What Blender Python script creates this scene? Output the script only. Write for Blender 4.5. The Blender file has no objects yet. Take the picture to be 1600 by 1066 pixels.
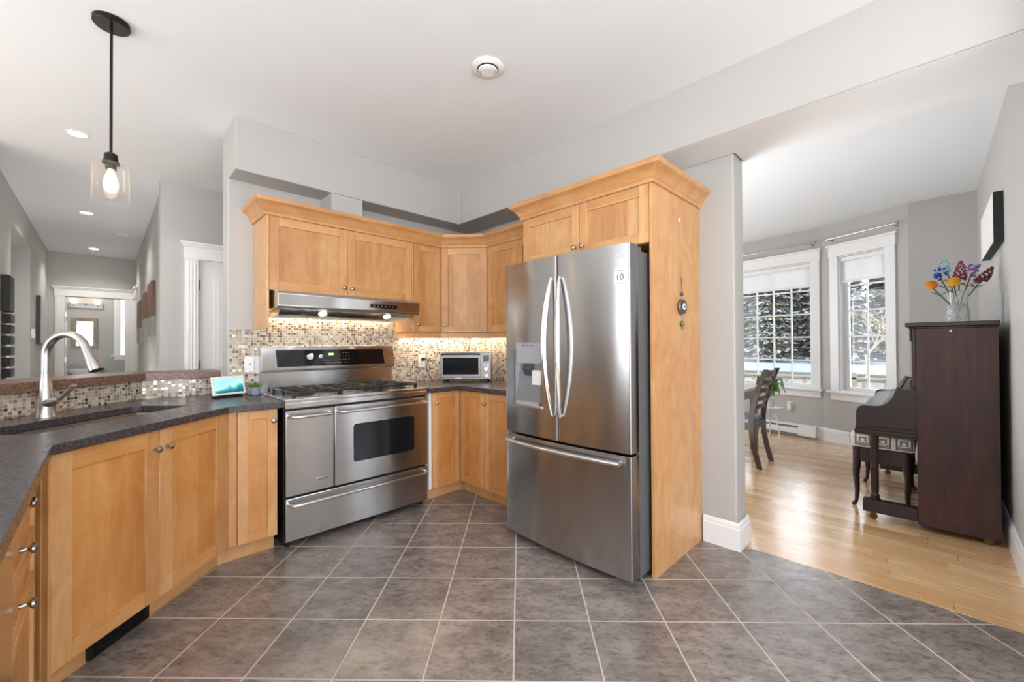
import bpy, math, random
from mathutils import Vector, Matrix
random.seed(7)
PI = math.pi
S = bpy.context.scene
COL = S.collection

# ------------------------------------------------------------------ camera
cam_d = bpy.data.cameras.new('camera'); cam = bpy.data.objects.new('camera', cam_d); COL.objects.link(cam)
S.camera = cam
cam_d.sensor_fit = 'HORIZONTAL'; cam_d.sensor_width = 36.0; cam_d.lens = 36.0*645.88/1600.0
cam_d.clip_start = 0.02; cam_d.clip_end = 300
_p, _r, _y = 0.0096416, 0.0052119, -0.7787936
cam.matrix_world = (Matrix.Translation((0, 0, 1.25)) @ Matrix.Rotation(_y, 4, 'Z') @ Matrix.Rotation(_p, 4, 'X')
                    @ Matrix.Rotation(_r, 4, 'Y') @ Matrix.Rotation(PI/2, 4, 'X'))

# ------------------------------------------------------------------ view + world
S.view_settings.view_transform = 'Standard'; S.view_settings.look = 'None'
S.view_settings.gamma = 1.0; S.view_settings.use_curve_mapping = False
S.view_settings.exposure = 0.0
W = bpy.data.worlds.new('world'); S.world = W; W.use_nodes = True
_n = W.node_tree.nodes; _l = W.node_tree.links
_bg = _n['Background']; _tc = _n.new('ShaderNodeTexCoord'); _sx = _n.new('ShaderNodeSeparateXYZ'); _rp = _n.new('ShaderNodeValToRGB')
_l.new(_tc.outputs['Generated'], _sx.inputs[0]); _l.new(_sx.outputs['Z'], _rp.inputs[0]); _l.new(_rp.outputs[0], _bg.inputs[0])
_rp.color_ramp.elements[0].position = 0.0; _rp.color_ramp.elements[0].color = (0.96, 0.98, 1.0, 1)
_rp.color_ramp.elements[1].position = 0.6; _rp.color_ramp.elements[1].color = (0.74, 0.85, 1.0, 1)
_bg.inputs[1].default_value = 7.0

def light(name, kind, loc, energy, color=(1, 1, 1), size=None, rot=None, size_y=None, spot=None, radius=None):
    d = bpy.data.lights.new(name, kind); d.energy = energy; d.color = color
    o = bpy.data.objects.new(name, d); COL.objects.link(o); o.location = loc
    if kind == 'AREA':
        d.size = size
        if size_y: d.shape = 'RECTANGLE'; d.size_y = size_y
    if kind == 'SPOT': d.spot_size = spot or 2.0; d.spot_blend = 0.6; d.shadow_soft_size = radius or 0.05
    if kind == 'POINT': d.shadow_soft_size = radius or 0.03
    if rot: o.rotation_euler = rot
    return o
sun = light('sun', 'SUN', (0, 0, 20), 7.0, (1.0, 0.93, 0.82), rot=(math.radians(52), 0, math.radians(-70)))
sun.data.angle = 0.02
# daylight through the great-room windows behind the camera (lamps stand just outside the openings)
light('window_daylight_south_large', 'AREA', (0.35, -2.75, 1.45), 40, (0.90, 0.95, 1.0), 2.5, (-PI/2+PI, 0, 0), 1.8)
light('window_daylight_south_small', 'AREA', (-2.8, -2.75, 1.45), 16, (0.86, 0.93, 1.0), 1.6, (-PI/2+PI, 0, 0), 1.8)
light('window_daylight_west_near', 'AREA', (-4.65, -0.5, 1.45), 6, (0.86, 0.93, 1.0), 0.7, (PI/2, 0, -PI/2), 1.8)
light('window_daylight_west_far', 'AREA', (-4.65, 2.5, 1.45), 15, (0.86, 0.93, 1.0), 2.0, (PI/2, 0, -PI/2), 1.8)
# fill lamp added outside an unseen side opening to brighten the dining room
light('window_daylight_dining', 'AREA', (4.9, 4.40, 1.45), 15, (0.95, 0.98, 1.0), 2.0, (-PI/2, 0, 0), 1.7)

# unseen upward area lamps, added as fill to brighten the ceilings
light('bounce_flash', 'AREA', (-0.6, -0.9, 1.2), 90, (0.81, 0.91, 1.0), 1.4, (PI, 0, 0), 1.4)
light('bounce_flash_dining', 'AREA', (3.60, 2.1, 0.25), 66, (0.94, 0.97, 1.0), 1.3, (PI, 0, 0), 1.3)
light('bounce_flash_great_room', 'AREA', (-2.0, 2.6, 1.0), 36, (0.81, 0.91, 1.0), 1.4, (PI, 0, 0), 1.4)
light('bounce_flash_hall', 'AREA', (-0.12, 6.3, 0.35), 11, (0.97, 0.98, 1.0), 0.5, (PI, 0, 0), 0.9)

# ------------------------------------------------------------------ materials
def c8(r, g, b):
    f = lambda v: (v/255/12.92) if v/255 <= 0.04045 else ((v/255+0.055)/1.055)**2.4
    return (f(r), f(g), f(b), 1)
class NT:
    def __init__(s, name):
        s.m = bpy.data.materials.new(name); s.m.use_nodes = True
        s.n = s.m.node_tree.nodes; s.l = s.m.node_tree.links
        s.b = s.n['Principled BSDF']; s.out = s.n['Material Output']
    def new(s, t, **kw):
        x = s.n.new('ShaderNode'+t)
        for k, v in kw.items(): setattr(x, k, v)
        return x
    def link(s, a, b): s.l.new(a, b)
    def coord(s, scale=(1, 1, 1), rot=(0, 0, 0), loc=(0, 0, 0), which='Object'):
        t = s.new('TexCoord'); mp = s.new('Mapping')
        mp.inputs['Scale'].default_value = scale; mp.inputs['Rotation'].default_value = rot; mp.inputs['Location'].default_value = loc
        s.link(t.outputs[which], mp.inputs[0]); return mp.outputs[0]
    def noise(s, vec, scale=5, detail=3, rough=0.5, dist=0):
        x = s.new('TexNoise'); x.inputs['Scale'].default_value = scale; x.inputs['Detail'].default_value = detail
        x.inputs['Roughness'].default_value = rough; x.inputs['Distortion'].default_value = dist
        if vec is not None: s.link(vec, x.inputs['Vector'])
        return x
    def ramp(s, fac, stops, interp='LINEAR'):
        x = s.new('ValToRGB'); cr = x.color_ramp; cr.interpolation = interp
        while len(cr.elements) < len(stops): cr.elements.new(0.5)
        for e, (p, c) in zip(cr.elements, stops): e.position = p; e.color = c
        s.link(fac, x.inputs[0]); return x.outputs[0]
    def math(s, op, a, b=None, c=None):
        x = s.new('Math', operation=op)
        for i, v in enumerate((a, b, c)):
            if v is None: continue
            if isinstance(v, (int, float)): x.inputs[i].default_value = v
            else: s.link(v, x.inputs[i])
        return x.outputs[0]
    def mix(s, fac, a, b, bt='MIX'):
        x = s.new('Mix', data_type='RGBA', blend_type=bt)
        for sock, v in ((x.inputs[0], fac), (x.inputs[6], a), (x.inputs[7], b)):
            if isinstance(v, (int, float)): sock.default_value = v
            elif isinstance(v, tuple): sock.default_value = v
            else: s.link(v, sock)
        return x.outputs[2]
    def bump(s, h, strength=0.2, dist=0.01):
        x = s.new('Bump'); x.inputs['Strength'].default_value = strength; x.inputs['Distance'].default_value = dist
        s.link(h, x.inputs['Height']); s.link(x.outputs[0], s.b.inputs['Normal']); return x
    def set(s, **kw):
        for k, v in kw.items():
            sock = s.b.inputs[k.replace('_', ' ')]
            if hasattr(v, 'is_output') or isinstance(v, bpy.types.NodeSocket): s.link(v, sock)
            else: sock.default_value = v
MATS = {}
def pm(name, col, rough=0.5, metal=0.0, var=0.06, scale=12, bump=0.0, bscale=200, stretch=(1, 1, 1), **kw):
    if name in MATS: return MATS[name]
    t = NT(name); v = t.coord(stretch); n = t.noise(v, scale, 3)
    lo = tuple(max(0, x*(1-var)) for x in col[:3])+(1,); hi = tuple(min(1, x*(1+var)) for x in col[:3])+(1,)
    t.set(Base_Color=t.mix(n.outputs[0], lo, hi), Roughness=rough, Metallic=metal)
    if bump: t.bump(t.noise(v, bscale, 2).outputs[0], bump, 0.002)
    for k, q in kw.items(): t.set(**{k: q})
    MATS[name] = t.m; return t.m
def emis(name, col, strength):
    if name in MATS: return MATS[name]
    t = NT(name); t.set(Base_Color=col, Emission_Color=col, Emission_Strength=strength); MATS[name] = t.m; return t.m

def maple(name, horizontal=False, k=1.0, kg=1.0, kb=1.0):
    t = NT(name)
    v = t.coord((1, 1, 0.08) if not horizontal else (0.08, 1, 1))
    oi = t.new('ObjectInfo'); cx = t.new('CombineXYZ')
    t.link(t.math('MULTIPLY', oi.outputs['Random'], 37.0), cx.inputs[0]); t.link(t.math('MULTIPLY', oi.outputs['Random'], 11.0), cx.inputs[2])
    va = t.new('VectorMath', operation='ADD'); t.link(v, va.inputs[0]); t.link(cx.outputs[0], va.inputs[1]); v = va.outputs[0]
    g = t.noise(v, 55, 4, 0.55, 0.3); b = t.noise(t.coord((1, 1, 0.55) if not horizontal else (0.55, 1, 1)), 6.5, 4, 0.6, 1.2)
    # glued-up boards: blocky tone steps across the width
    sp = t.new('SeparateXYZ'); t.link(t.coord(), sp.inputs[0])
    ax = sp.outputs[0] if not horizontal else sp.outputs[2]
    cell = t.math('FLOOR', t.math('DIVIDE', ax, 0.115)); wn = t.new('TexWhiteNoise', noise_dimensions='2D'); c2 = t.new('CombineXYZ')
    t.link(cell, c2.inputs[0]); t.link(oi.outputs['Random'], c2.inputs[1]); t.link(c2.outputs[0], wn.inputs['Vector'])
    f = t.math('ADD', t.math('MULTIPLY', g.outputs[0], 0.30), t.math('ADD', t.math('MULTIPLY', b.outputs[0], 0.62), t.math('MULTIPLY', wn.outputs[0], 0.20)))
    col = t.ramp(f, [(0.25, c8(172*k, 117*k*kg, 66*k*kb)), (0.52, c8(198*k, 145*k*kg, 92*k*kb)), (0.8, c8(217*k, 172*k*kg, 121*k*kb))])
    t.set(Base_Color=col, Roughness=0.34, Coat_Weight=0.25, Coat_Roughness=0.2)
    t.bump(g.outputs[0], 0.05, 0.002)
    MATS[name] = t.m; return t.m
MAPLE = maple('maple_vertical'); MAPLE_H = maple('maple_horizontal', True); MAPLE_P = maple('maple_door_panel', k=0.97)
MAPLE_B = maple('maple_base_panel', k=0.97, kg=0.93, kb=0.80); MAPLE_BR = maple('maple_base_rail', True, k=0.99, kg=0.96, kb=0.88)

def dark_wood(name, c0, c1, rough=0.3, axis=2):
    sc = [1, 1, 1]; sc[axis] = 0.1
    t = NT(name); v = t.coord(tuple(sc)); n = t.noise(v, 30, 5, 0.6, 0.5); m = t.noise(t.coord(), 3.0, 3)
    f = t.math('ADD', t.math('MULTIPLY', n.outputs[0], 0.6), t.math('MULTIPLY', m.outputs[0], 0.4))
    t.set(Base_Color=t.ramp(f, [(0.35, c0), (0.65, c1)]), Roughness=rough)
    t.bump(n.outputs[0], 0.08, 0.002); MATS[name] = t.m; return t.m
PIANO = dark_wood('piano_mahogany', c8(30, 11, 10), c8(72, 30, 24), 0.42)
PIANO_D = dark_wood('piano_ebonised', c8(22, 12, 12), c8(46, 24, 22), 0.36)
CHAIRW = dark_wood('chair_walnut', c8(52, 38, 32), c8(84, 64, 54), 0.35)
BENCHW = dark_wood('bench_wood', c8(28, 18, 20), c8(58, 36, 34), 0.28)

def steel(name, col=(0.56, 0.56, 0.565, 1), rough=0.24, horizontal=True):
    t = NT(name); v = t.coord((1.5, 1.5, 260) if horizontal else (260, 260, 1.5))
    n = t.noise(v, 6, 2); t.set(Base_Color=t.mix(n.outputs[0], tuple(x*0.93 for x in col[:3])+(1,), col), Metallic=1.0, Roughness=rough)
    tg = t.new('Tangent', direction_type='RADIAL', axis='Z'); t.link(tg.outputs[0], t.b.inputs['Tangent'])
    t.set(Anisotropic=0.9, Anisotropic_Rotation=0.25 if horizontal else 0.0)
    MATS[name] = t.m; return t.m
STEEL = steel('brushed_stainless')
STEEL_F = steel('fridge_stainless', (0.43, 0.425, 0.425, 1), 0.20)
STEEL_P = pm('polished_steel', (0.72, 0.72, 0.72, 1), 0.16, 1.0, 0.02)
NICKEL = pm('brushed_nickel', (0.47, 0.455, 0.44, 1), 0.26, 1.0, 0.03)
KNOBM = pm('satin_pewter_knob', (0.42, 0.38, 0.34, 1), 0.25, 1.0, 0.03)
GREYSIDE = pm('fridge_grey_side', c8(120, 124, 130), 0.4, 0.6, 0.03)
BLACKG = pm('black_glass', c8(14, 14, 16), 0.06, 0.0, 0.02)
OVENG = pm('oven_glass', c8(18, 22, 26), 0.08, 0.0, 0.05)
BLACK = pm('matte_black', c8(16, 16, 17), 0.5)
IRON = pm('cast_iron', c8(26, 24, 24), 0.38, 0.2, 0.1, 60, 0.2, 300)
WHITE = pm('white_trim_paint', c8(236, 236, 236), 0.35, 0, 0.01)
WHITEP = pm('white_plastic', c8(232, 231, 228), 0.35, 0, 0.01)
PAINT = pm('wall_paint_light_grey', c8(182, 180, 177), 0.6, 0, 0.012, 3, 0.05, 350)
PAINT_H = pm('hall_wall_paint_grey', c8(192, 191, 187), 0.6, 0, 0.012, 3, 0.05, 350)
CEIL = pm('ceiling_paint_white', c8(233, 236, 239), 0.75, 0, 0.01, 3, 0.04, 300)
CERAM = pm('white_ceramic', c8(235, 235, 236), 0.1, 0, 0.01)
BRONZE = pm('oil_rubbed_bronze', c8(42, 36, 34), 0.35, 0.7, 0.05)
GREEN = pm('leaf_green', c8(78, 120, 48), 0.5, 0, 0.3, 30)
STEMG = pm('stem_green', c8(62, 84, 58), 0.5, 0, 0.2, 30)
SOIL = pm('soil', c8(52, 40, 32), 0.9, 0, 0.3, 60)

def granite():
    t = NT('dark_leathered_granite'); v = t.coord()
    a = t.noise(v, 95, 5, 0.7); b = t.new('TexVoronoi'); b.inputs['Scale'].default_value = 210; t.link(v, b.inputs['Vector'])
    base = t.ramp(a.outputs[0], [(0.3, c8(48, 44, 46)), (0.55, c8(68, 63, 65)), (0.8, c8(88, 81, 82))])
    sp = t.ramp(b.outputs['Distance'], [(0.0, (1, 1, 1, 1)), (0.16, (0, 0, 0, 1))])
    spk = t.math('MULTIPLY', sp, t.ramp(t.noise(v, 90, 2).outputs[0], [(0.5, (0, 0, 0, 1)), (0.62, (1, 1, 1, 1))]))
    t.set(Base_Color=t.mix(spk, base, c8(165, 155, 148)), Roughness=t.ramp(a.outputs[0], [(0.3, (0.20,)*3+(1,)), (0.7, (0.34,)*3+(1,))]))
    t.bump(a.outputs[0], 0.12, 0.002); return t.m
GRANITE = granite()
def brown_granite():
    t = NT('brown_ledge_granite'); v = t.coord(); a = t.noise(v, 70, 6, 0.7)
    t.set(Base_Color=t.ramp(a.outputs[0], [(0.35, c8(82, 56, 46)), (0.55, c8(124, 94, 80)), (0.75, c8(154, 126, 110))]), Roughness=0.32)
    t.bump(a.outputs[0], 0.2, 0.002); return t.m
LEDGE = brown_granite()

def mosaic():
    t = NT('glass_stone_mosaic'); v = t.coord((1/0.0185, 1/0.0185, 1/0.0185))
    sp = t.new('SeparateXYZ'); t.link(v, sp.inputs[0])
    fx = t.math('FRACT', sp.outputs[0]); fz = t.math('FRACT', sp.outputs[2])
    ex = t.math('MINIMUM', fx, t.math('SUBTRACT', 1.0, fx)); ez = t.math('MINIMUM', fz, t.math('SUBTRACT', 1.0, fz))
    grout = t.math('LESS_THAN', t.math('MINIMUM', ex, ez), 0.075)
    cc = t.new('CombineXYZ'); t.link(t.math('FLOOR', sp.outputs[0]), cc.inputs[0]); t.link(t.math('FLOOR', sp.outputs[2]), cc.inputs[1])
    wn = t.new('TexWhiteNoise', noise_dimensions='2D'); t.link(cc.outputs[0], wn.inputs['Vector'])
    sc = t.new('SeparateColor'); t.link(wn.outputs['Color'], sc.inputs[0])
    col = t.ramp(sc.outputs[0], [(0.0, c8(198, 188, 172)), (0.20, c8(184, 170, 152)), (0.42, c8(168, 154, 138)), (0.60, c8(146, 130, 114)),
                                 (0.74, c8(126, 108, 92)), (0.84, c8(176, 166, 156)), (0.93, c8(92, 74, 62))], 'CONSTANT')
    rough = t.math('ADD', t.math('MULTIPLY', sc.outputs[1], 0.35), 0.06)
    t.set(Base_Color=t.mix(grout, col, c8(198, 190, 178)), Roughness=t.mix(grout, t.math('MULTIPLY', rough, 1.0), (0.8, 0.8, 0.8, 1)))
    metal = t.math('MULTIPLY', t.math('GREATER_THAN', sc.outputs[2], 0.80), t.math('SUBTRACT', 1.0, grout))
    t.set(Metallic=t.math('MULTIPLY', metal, 0.75))
    t.bump(t.math('SUBTRACT', 1.0, grout), 0.5, 0.0015); return t.m
MOSAIC = mosaic()

def slate():
    s_, ox, oy, th = 0.33870, -0.0315, 1.5472, 0.797956
    t = NT('slate_floor_tile'); v = t.coord(rot=(0, 0, th), loc=(-ox, -oy, 0))
    vs = t.new('VectorMath', operation='SCALE'); t.link(v, vs.inputs[0]); vs.inputs[3].default_value = 1/s_
    sp = t.new('SeparateXYZ'); t.link(vs.outputs[0], sp.inputs[0])
    fx = t.math('FRACT', sp.outputs[0]); fy = t.math('FRACT', sp.outputs[1])
    ex = t.math('MINIMUM', fx, t.math('SUBTRACT', 1.0, fx)); ey = t.math('MINIMUM', fy, t.math('SUBTRACT', 1.0, fy))
    e = t.math('MINIMUM', ex, ey); grout = t.math('LESS_THAN', e, 0.0105)
    cc = t.new('CombineXYZ'); t.link(t.math('FLOOR', sp.outputs[0]), cc.inputs[0]); t.link(t.math('FLOOR', sp.outputs[1]), cc.inputs[1])
    wn = t.new('TexWhiteNoise', noise_dimensions='2D'); t.link(cc.outputs[0], wn.inputs['Vector'])
    off = t.new('VectorMath', operation='MULTIPLY_ADD'); t.link(wn.outputs['Color'], off.inputs[0]); off.inputs[1].default_value = (30, 30, 30); t.link(vs.outputs[0], off.inputs[2])
    st = t.new('Mapping'); st.inputs['Rotation'].default_value = (0, 0, 0.5); st.inputs['Scale'].default_value = (1, 1.9, 1); t.link(off.outputs[0], st.inputs[0])
    a = t.noise(st.outputs[0], 2.4, 9, 0.70, 0.4); b = t.noise(st.outputs[0], 3.0, 8, 0.7, 0.8)
    col = t.ramp(a.outputs[0], [(0.30, c8(102, 93, 89)), (0.46, c8(130, 120, 114)), (0.58, c8(150, 139, 132)), (0.74, c8(170, 156, 146))])
    col = t.mix(t.math('MULTIPLY', wn.outputs[0], 0.35), col, c8(112, 102, 98))
    fm = t.noise(st.outputs[0], 9.0, 6, 0.7, 0.3)
    col = t.mix(0.55, col, t.ramp(fm.outputs[0], [(0.34, c8(104, 96, 94)), (0.5, (1, 1, 1, 1)), (0.7, (1, 1, 1, 1))]), 'MULTIPLY')
    t.set(Base_Color=t.mix(grout, col, c8(186, 175, 163)), Roughness=t.mix(grout, t.ramp(b.outputs[0], [(0.3, (0.14,)*3+(1,)), (0.7, (0.27,)*3+(1,))]), (0.75, 0.75, 0.75, 1)), IOR=1.8)
    h = t.math('SUBTRACT', t.math('MULTIPLY', b.outputs[0], 0.55), t.math('MULTIPLY', t.math('SUBTRACT', 1.0, t.math('MINIMUM', t.math('MULTIPLY', e, 50.0), 1.0)), 0.25))
    t.bump(h, 0.5, 0.007); return t.m
SLATE = slate()

def hardwood():
    t = NT('maple_strip_floor'); sp = t.new('SeparateXYZ'); t.link(t.coord(), sp.inputs[0])
    w = 0.083; r = t.math('DIVIDE', sp.outputs[0], w); row = t.math('FLOOR', r); fr = t.math('FRACT', r)
    wr = t.new('TexWhiteNoise', noise_dimensions='1D'); t.link(row, wr.inputs['W'])
    ly = t.math('ADD', t.math('DIVIDE', sp.outputs[1], 0.85), t.math('MULTIPLY', wr.outputs[0], 7.3)); fl = t.math('FRACT', ly)
    cc = t.new('CombineXYZ'); t.link(row, cc.inputs[0]); t.link(t.math('FLOOR', ly), cc.inputs[1])
    wn = t.new('TexWhiteNoise', noise_dimensions='2D'); t.link(cc.outputs[0], wn.inputs['Vector'])
    gv = t.new('VectorMath', operation='MULTIPLY_ADD'); t.link(wn.outputs['Color'], gv.inputs[0]); gv.inputs[1].default_value = (9, 9, 9); t.link(t.coord((1, 0.07, 1)), gv.inputs[2])
    g = t.noise(gv.outputs[0], 42, 5, 0.6, 0.4)
    f = t.math('ADD', t.math('MULTIPLY', g.outputs[0], 0.55), t.math('MULTIPLY', wn.outputs[0], 0.45))
    col = t.ramp(f, [(0.2, c8(188, 142, 92)), (0.45, c8(212, 170, 122)), (0.75, c8(228, 194, 150))])
    gap = t.math('MAXIMUM', t.math('LESS_THAN', fr, 0.018), t.math('LESS_THAN', fl, 0.002))
    t.set(Base_Color=t.mix(gap, col, c8(120, 82, 48)), Roughness=t.ramp(g.outputs[0], [(0.3, (0.20,)*3+(1,)), (0.7, (0.30,)*3+(1,))]), Coat_Weight=0.5, Coat_Roughness=0.17)
    t.bump(t.math('SUBTRACT', t.math('MULTIPLY', wn.outputs[0], 0.3), gap), 0.12, 0.003); return t.m
HARDW = hardwood()

def thin_glass(name='window_glass', tint=(1, 1, 1, 1), ior=1.45):
    t = NT(name); tr = t.new('BsdfTransparent'); tr.inputs[0].default_value = tint
    gl = t.new('BsdfGlossy'); gl.inputs['Roughness'].default_value = 0.02
    fr = t.new('Fresnel'); fr.inputs[0].default_value = ior; mx = t.new('MixShader')
    t.link(fr.outputs[0], mx.inputs[0]); t.link(tr.outputs[0], mx.inputs[1]); t.link(gl.outputs[0], mx.inputs[2]); t.link(mx.outputs[0], t.out.inputs[0])
    return t.m
GLASS = thin_glass(); 
def pendant_glass():
    t = NT('pendant_glass'); tr = t.new('BsdfTransparent'); tr.inputs[0].default_value = (0.97, 0.96, 0.95, 1)
    gl = t.new('BsdfGlossy'); gl.inputs['Roughness'].default_value = 0.03; df = t.new('BsdfTranslucent'); df.inputs[0].default_value = (1, 0.95, 0.9, 1)
    lw = t.new('LayerWeight'); lw.inputs[0].default_value = 0.5; m1 = t.new('MixShader'); m2 = t.new('MixShader')
    t.link(t.math('ADD', 0.03, t.math('MULTIPLY', t.math('POWER', lw.outputs['Facing'], 3.0), 0.16)), m1.inputs[0]); t.link(tr.outputs[0], m1.inputs[1]); t.link(df.outputs[0], m1.inputs[2])
    m2.inputs[0].default_value = 0.05; t.link(m1.outputs[0], m2.inputs[1]); t.link(gl.outputs[0], m2.inputs[2]); t.link(m2.outputs[0], t.out.inputs[0]); return t.m
PGLASS = pendant_glass()
def blind_mat():
    t = NT('blind_fabric'); d = t.new('BsdfDiffuse'); d.inputs[0].default_value = c8(240, 240, 240)
    tr = t.new('BsdfTranslucent'); tr.inputs[0].default_value = c8(245, 245, 245); mx = t.new('MixShader'); mx.inputs[0].default_value = 0.5
    t.link(d.outputs[0], mx.inputs[1]); t.link(tr.outputs[0], mx.inputs[2]); t.link(mx.outputs[0], t.out.inputs[0]); return t.m
BLIND = blind_mat()

# ------------------------------------------------------------------ mesh helpers
class MB:
    def __init__(s): s.v = []; s.f = []; s.mi = []
    def add(s, vs, fs, m=0):
        b = len(s.v); s.v += [tuple(p) for p in vs]; s.f += [tuple(i+b for i in f) for f in fs]; s.mi += [m]*len(fs); return s
    def box(s, x0, x1, y0, y1, z0, z1, m=0):
        v = [(x, y, z) for z in (z0, z1) for y in (y0, y1) for x in (x0, x1)]
        return s.add(v, [(0, 2, 3, 1), (4, 5, 7, 6), (0, 1, 5, 4), (2, 6, 7, 3), (0, 4, 6, 2), (1, 3, 7, 5)], m)
    def prism(s, poly, z0, z1, m=0):
        a = sum(poly[i][0]*poly[(i+1) % len(poly)][1]-poly[(i+1) % len(poly)][0]*poly[i][1] for i in range(len(poly)))
        if a < 0: poly = poly[::-1]
        n = len(poly); v = [(x, y, z0) for x, y in poly]+[(x, y, z1) for x, y in poly]
        return s.add(v, [tuple(range(n-1, -1, -1)), tuple(range(n, 2*n))]+[(i, (i+1) % n, (i+1) % n+n, i+n) for i in range(n)], m)
    def xprism(s, poly, x0, x1, m=0):      # poly in (y,z)
        n = len(poly); v = [(x0, y, z) for y, z in poly]+[(x1, y, z) for y, z in poly]
        a = sum(poly[i][0]*poly[(i+1) % n][1]-poly[(i+1) % n][0]*poly[i][1] for i in range(n))
        fs = [tuple(range(n-1, -1, -1)), tuple(range(n, 2*n))]+[(i, (i+1) % n, (i+1) % n+n, i+n) for i in range(n)]
        if a < 0: fs = [f[::-1] for f in fs]
        return s.add(v, fs, m)
    def tube(s, pts, r, n=10, m=0, cap=True, flat=1.0):
        pts = [Vector(p) for p in pts]; rs = r if isinstance(r, (list, tuple)) else [r]*len(pts)
        vs = []; prev = None
        for i, p in enumerate(pts):
            d = (pts[min(i+1, len(pts)-1)]-pts[max(i-1, 0)]).normalized()
            if prev is None:
                u = d.cross(Vector((0, 0, 1)))
                if u.length < 1e-3: u = d.cross(Vector((0, 1, 0)))
                u.normalize()
            else:
                u = (prev-d*prev.dot(d)).normalized()
            prev = u; w = d.cross(u)
            for k in range(n):
                a = 2*PI*k/n; vs.append(p+(u*math.cos(a)+w*math.sin(a)*flat)*rs[i])
        fs = []
        for i in range(len(pts)-1):
            for k in range(n):
                fs.append((i*n+k, i*n+(k+1) % n, (i+1)*n+(k+1) % n, (i+1)*n+k))
        if cap: fs += [tuple(range(n-1, -1, -1)), tuple(range((len(pts)-1)*n, len(pts)*n))]
        return s.add(vs, fs, m)
    def lathe(s, prof, c=(0, 0, 0), n=24, m=0, axis='Z', sx=1.0, sy=1.0):
        vs = []
        for r, z in prof:
            for k in range(n):
                a = 2*PI*k/n; x, y = r*math.cos(a)*sx, r*math.sin(a)*sy
                if axis == 'Z': vs.append((c[0]+x, c[1]+y, c[2]+z))
                elif axis == 'Y': vs.append((c[0]+x, c[1]-z, c[2]+y))     # grows towards -y
                else: vs.append((c[0]+z, c[1]+x, c[2]+y))
        fs = []
        for i in range(len(prof)-1):
            for k in range(n): fs.append((i*n+k, i*n+(k+1) % n, (i+1)*n+(k+1) % n, (i+1)*n+k))
        if prof[0][0] > 1e-5: fs.append(tuple(range(n-1, -1, -1)))
        if prof[-1][0] > 1e-5: fs.append(tuple(range((len(prof)-1)*n, len(prof)*n)))
        return s.add(vs, fs, m)
    def ball(s, c, r, n=12, m=0, sz=1.0):
        return s.lathe([(max(1e-6, r*math.sin(PI*i/8)), -r*math.cos(PI*i/8)*sz) for i in range(9)], c, n, m)
    def sweep(s, prof, path, m=0):         # prof: (outward, z); outward = right of the path
        P = [Vector((x, y)) for x, y in path]; n = len(P); k = len(prof); vs = []
        for i in range(n):
            d0 = (P[i]-P[i-1]).normalized() if i else None; d1 = (P[i+1]-P[i]).normalized() if i < n-1 else None
            d0 = d0 or d1; d1 = d1 or d0
            n0 = Vector((d0.y, -d0.x)); n1 = Vector((d1.y, -d1.x)); mm = (n0+n1).normalized(); sc = 1/max(0.2, mm.dot(n0))
            for o, z in prof: q = P[i]+mm*o*sc; vs.append((q.x, q.y, z))
        fs = [(i*k+j, (i+1)*k+j, (i+1)*k+(j+1) % k, i*k+(j+1) % k) for i in range(n-1) for j in range(k)]
        fs += [tuple(range(k)), tuple(range((n-1)*k+k-1, (n-1)*k-1, -1))]
        return s.add(vs, fs, m)
    def xf(s, M, start=0):
        for i in range(start, len(s.v)): s.v[i] = tuple(M @ Vector(s.v[i]))
        return s
    def obj(s, name, mats, parent=None, bevel=0, smooth=True, loc=None, rot=None, seg=2, recalc=True):
        me = bpy.data.meshes.new(name); me.from_pydata(s.v, [], s.f)
        mats = mats if isinstance(mats, (list, tuple)) else [mats]
        for m in mats: me.materials.append(m)
        if len(mats) > 1: me.polygons.foreach_set('material_index', s.mi)
        if recalc:
            import bmesh
            bm = bmesh.new(); bm.from_mesh(me); bmesh.ops.recalc_face_normals(bm, faces=bm.faces); bm.to_mesh(me); bm.free()
        me.update()
        if smooth:
            me.polygons.foreach_set('use_smooth', [True]*len(me.polygons)); me.set_sharp_from_angle(angle=0.62)
        return link(name, me, parent, bevel, loc, rot, seg)
def link(name, me, parent=None, bevel=0, loc=None, rot=None, seg=2):
    o = bpy.data.objects.new(name, me); COL.objects.link(o)
    if parent: o.parent = parent
    if loc is not None: o.location = loc
    if rot is not None: o.rotation_euler = rot
    if bevel:
        b = o.modifiers.new('bevel', 'BEVEL'); b.width = bevel; b.segments = seg; b.limit_method = 'ANGLE'; b.angle_limit = 0.7; b.harden_normals = False
    return o
def tag(o, label, cat, group=None, kind=None):
    o['label'] = label; o['category'] = cat
    if group: o['group'] = group
    if kind: o['kind'] = kind
    return o
def thing(name, label, cat, loc=(0, 0, 0), rz=0, group=None):
    o = bpy.data.objects.new(name, None); COL.objects.link(o); o.location = loc; o.rotation_euler = (0, 0, rz); o.empty_display_size = 0.1
    return tag(o, label, cat, group)
def struct(o): o['kind'] = 'structure'; return o
def copy_tree(o, parent=None):
    c = o.copy(); COL.objects.link(c)
    if parent: c.parent = parent
    for ch in list(o.children): copy_tree(ch, c)
    return c
def text(body, size, mat, parent, loc, rot, name='lettering', ext=0.0003, align='CENTER'):
    cu = bpy.data.curves.new(name, 'FONT'); cu.body = body; cu.size = size; cu.extrude = ext; cu.align_x = align; cu.align_y = 'CENTER'
    cu.materials.append(mat); tmp = bpy.data.objects.new(name, cu); COL.objects.link(tmp); dg = bpy.context.evaluated_depsgraph_get()
    me = bpy.data.meshes.new_from_object(tmp.evaluated_get(dg)); bpy.data.objects.remove(tmp); me.materials.clear(); me.materials.append(mat)
    return link(name, me, parent, 0, loc, rot)

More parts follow.
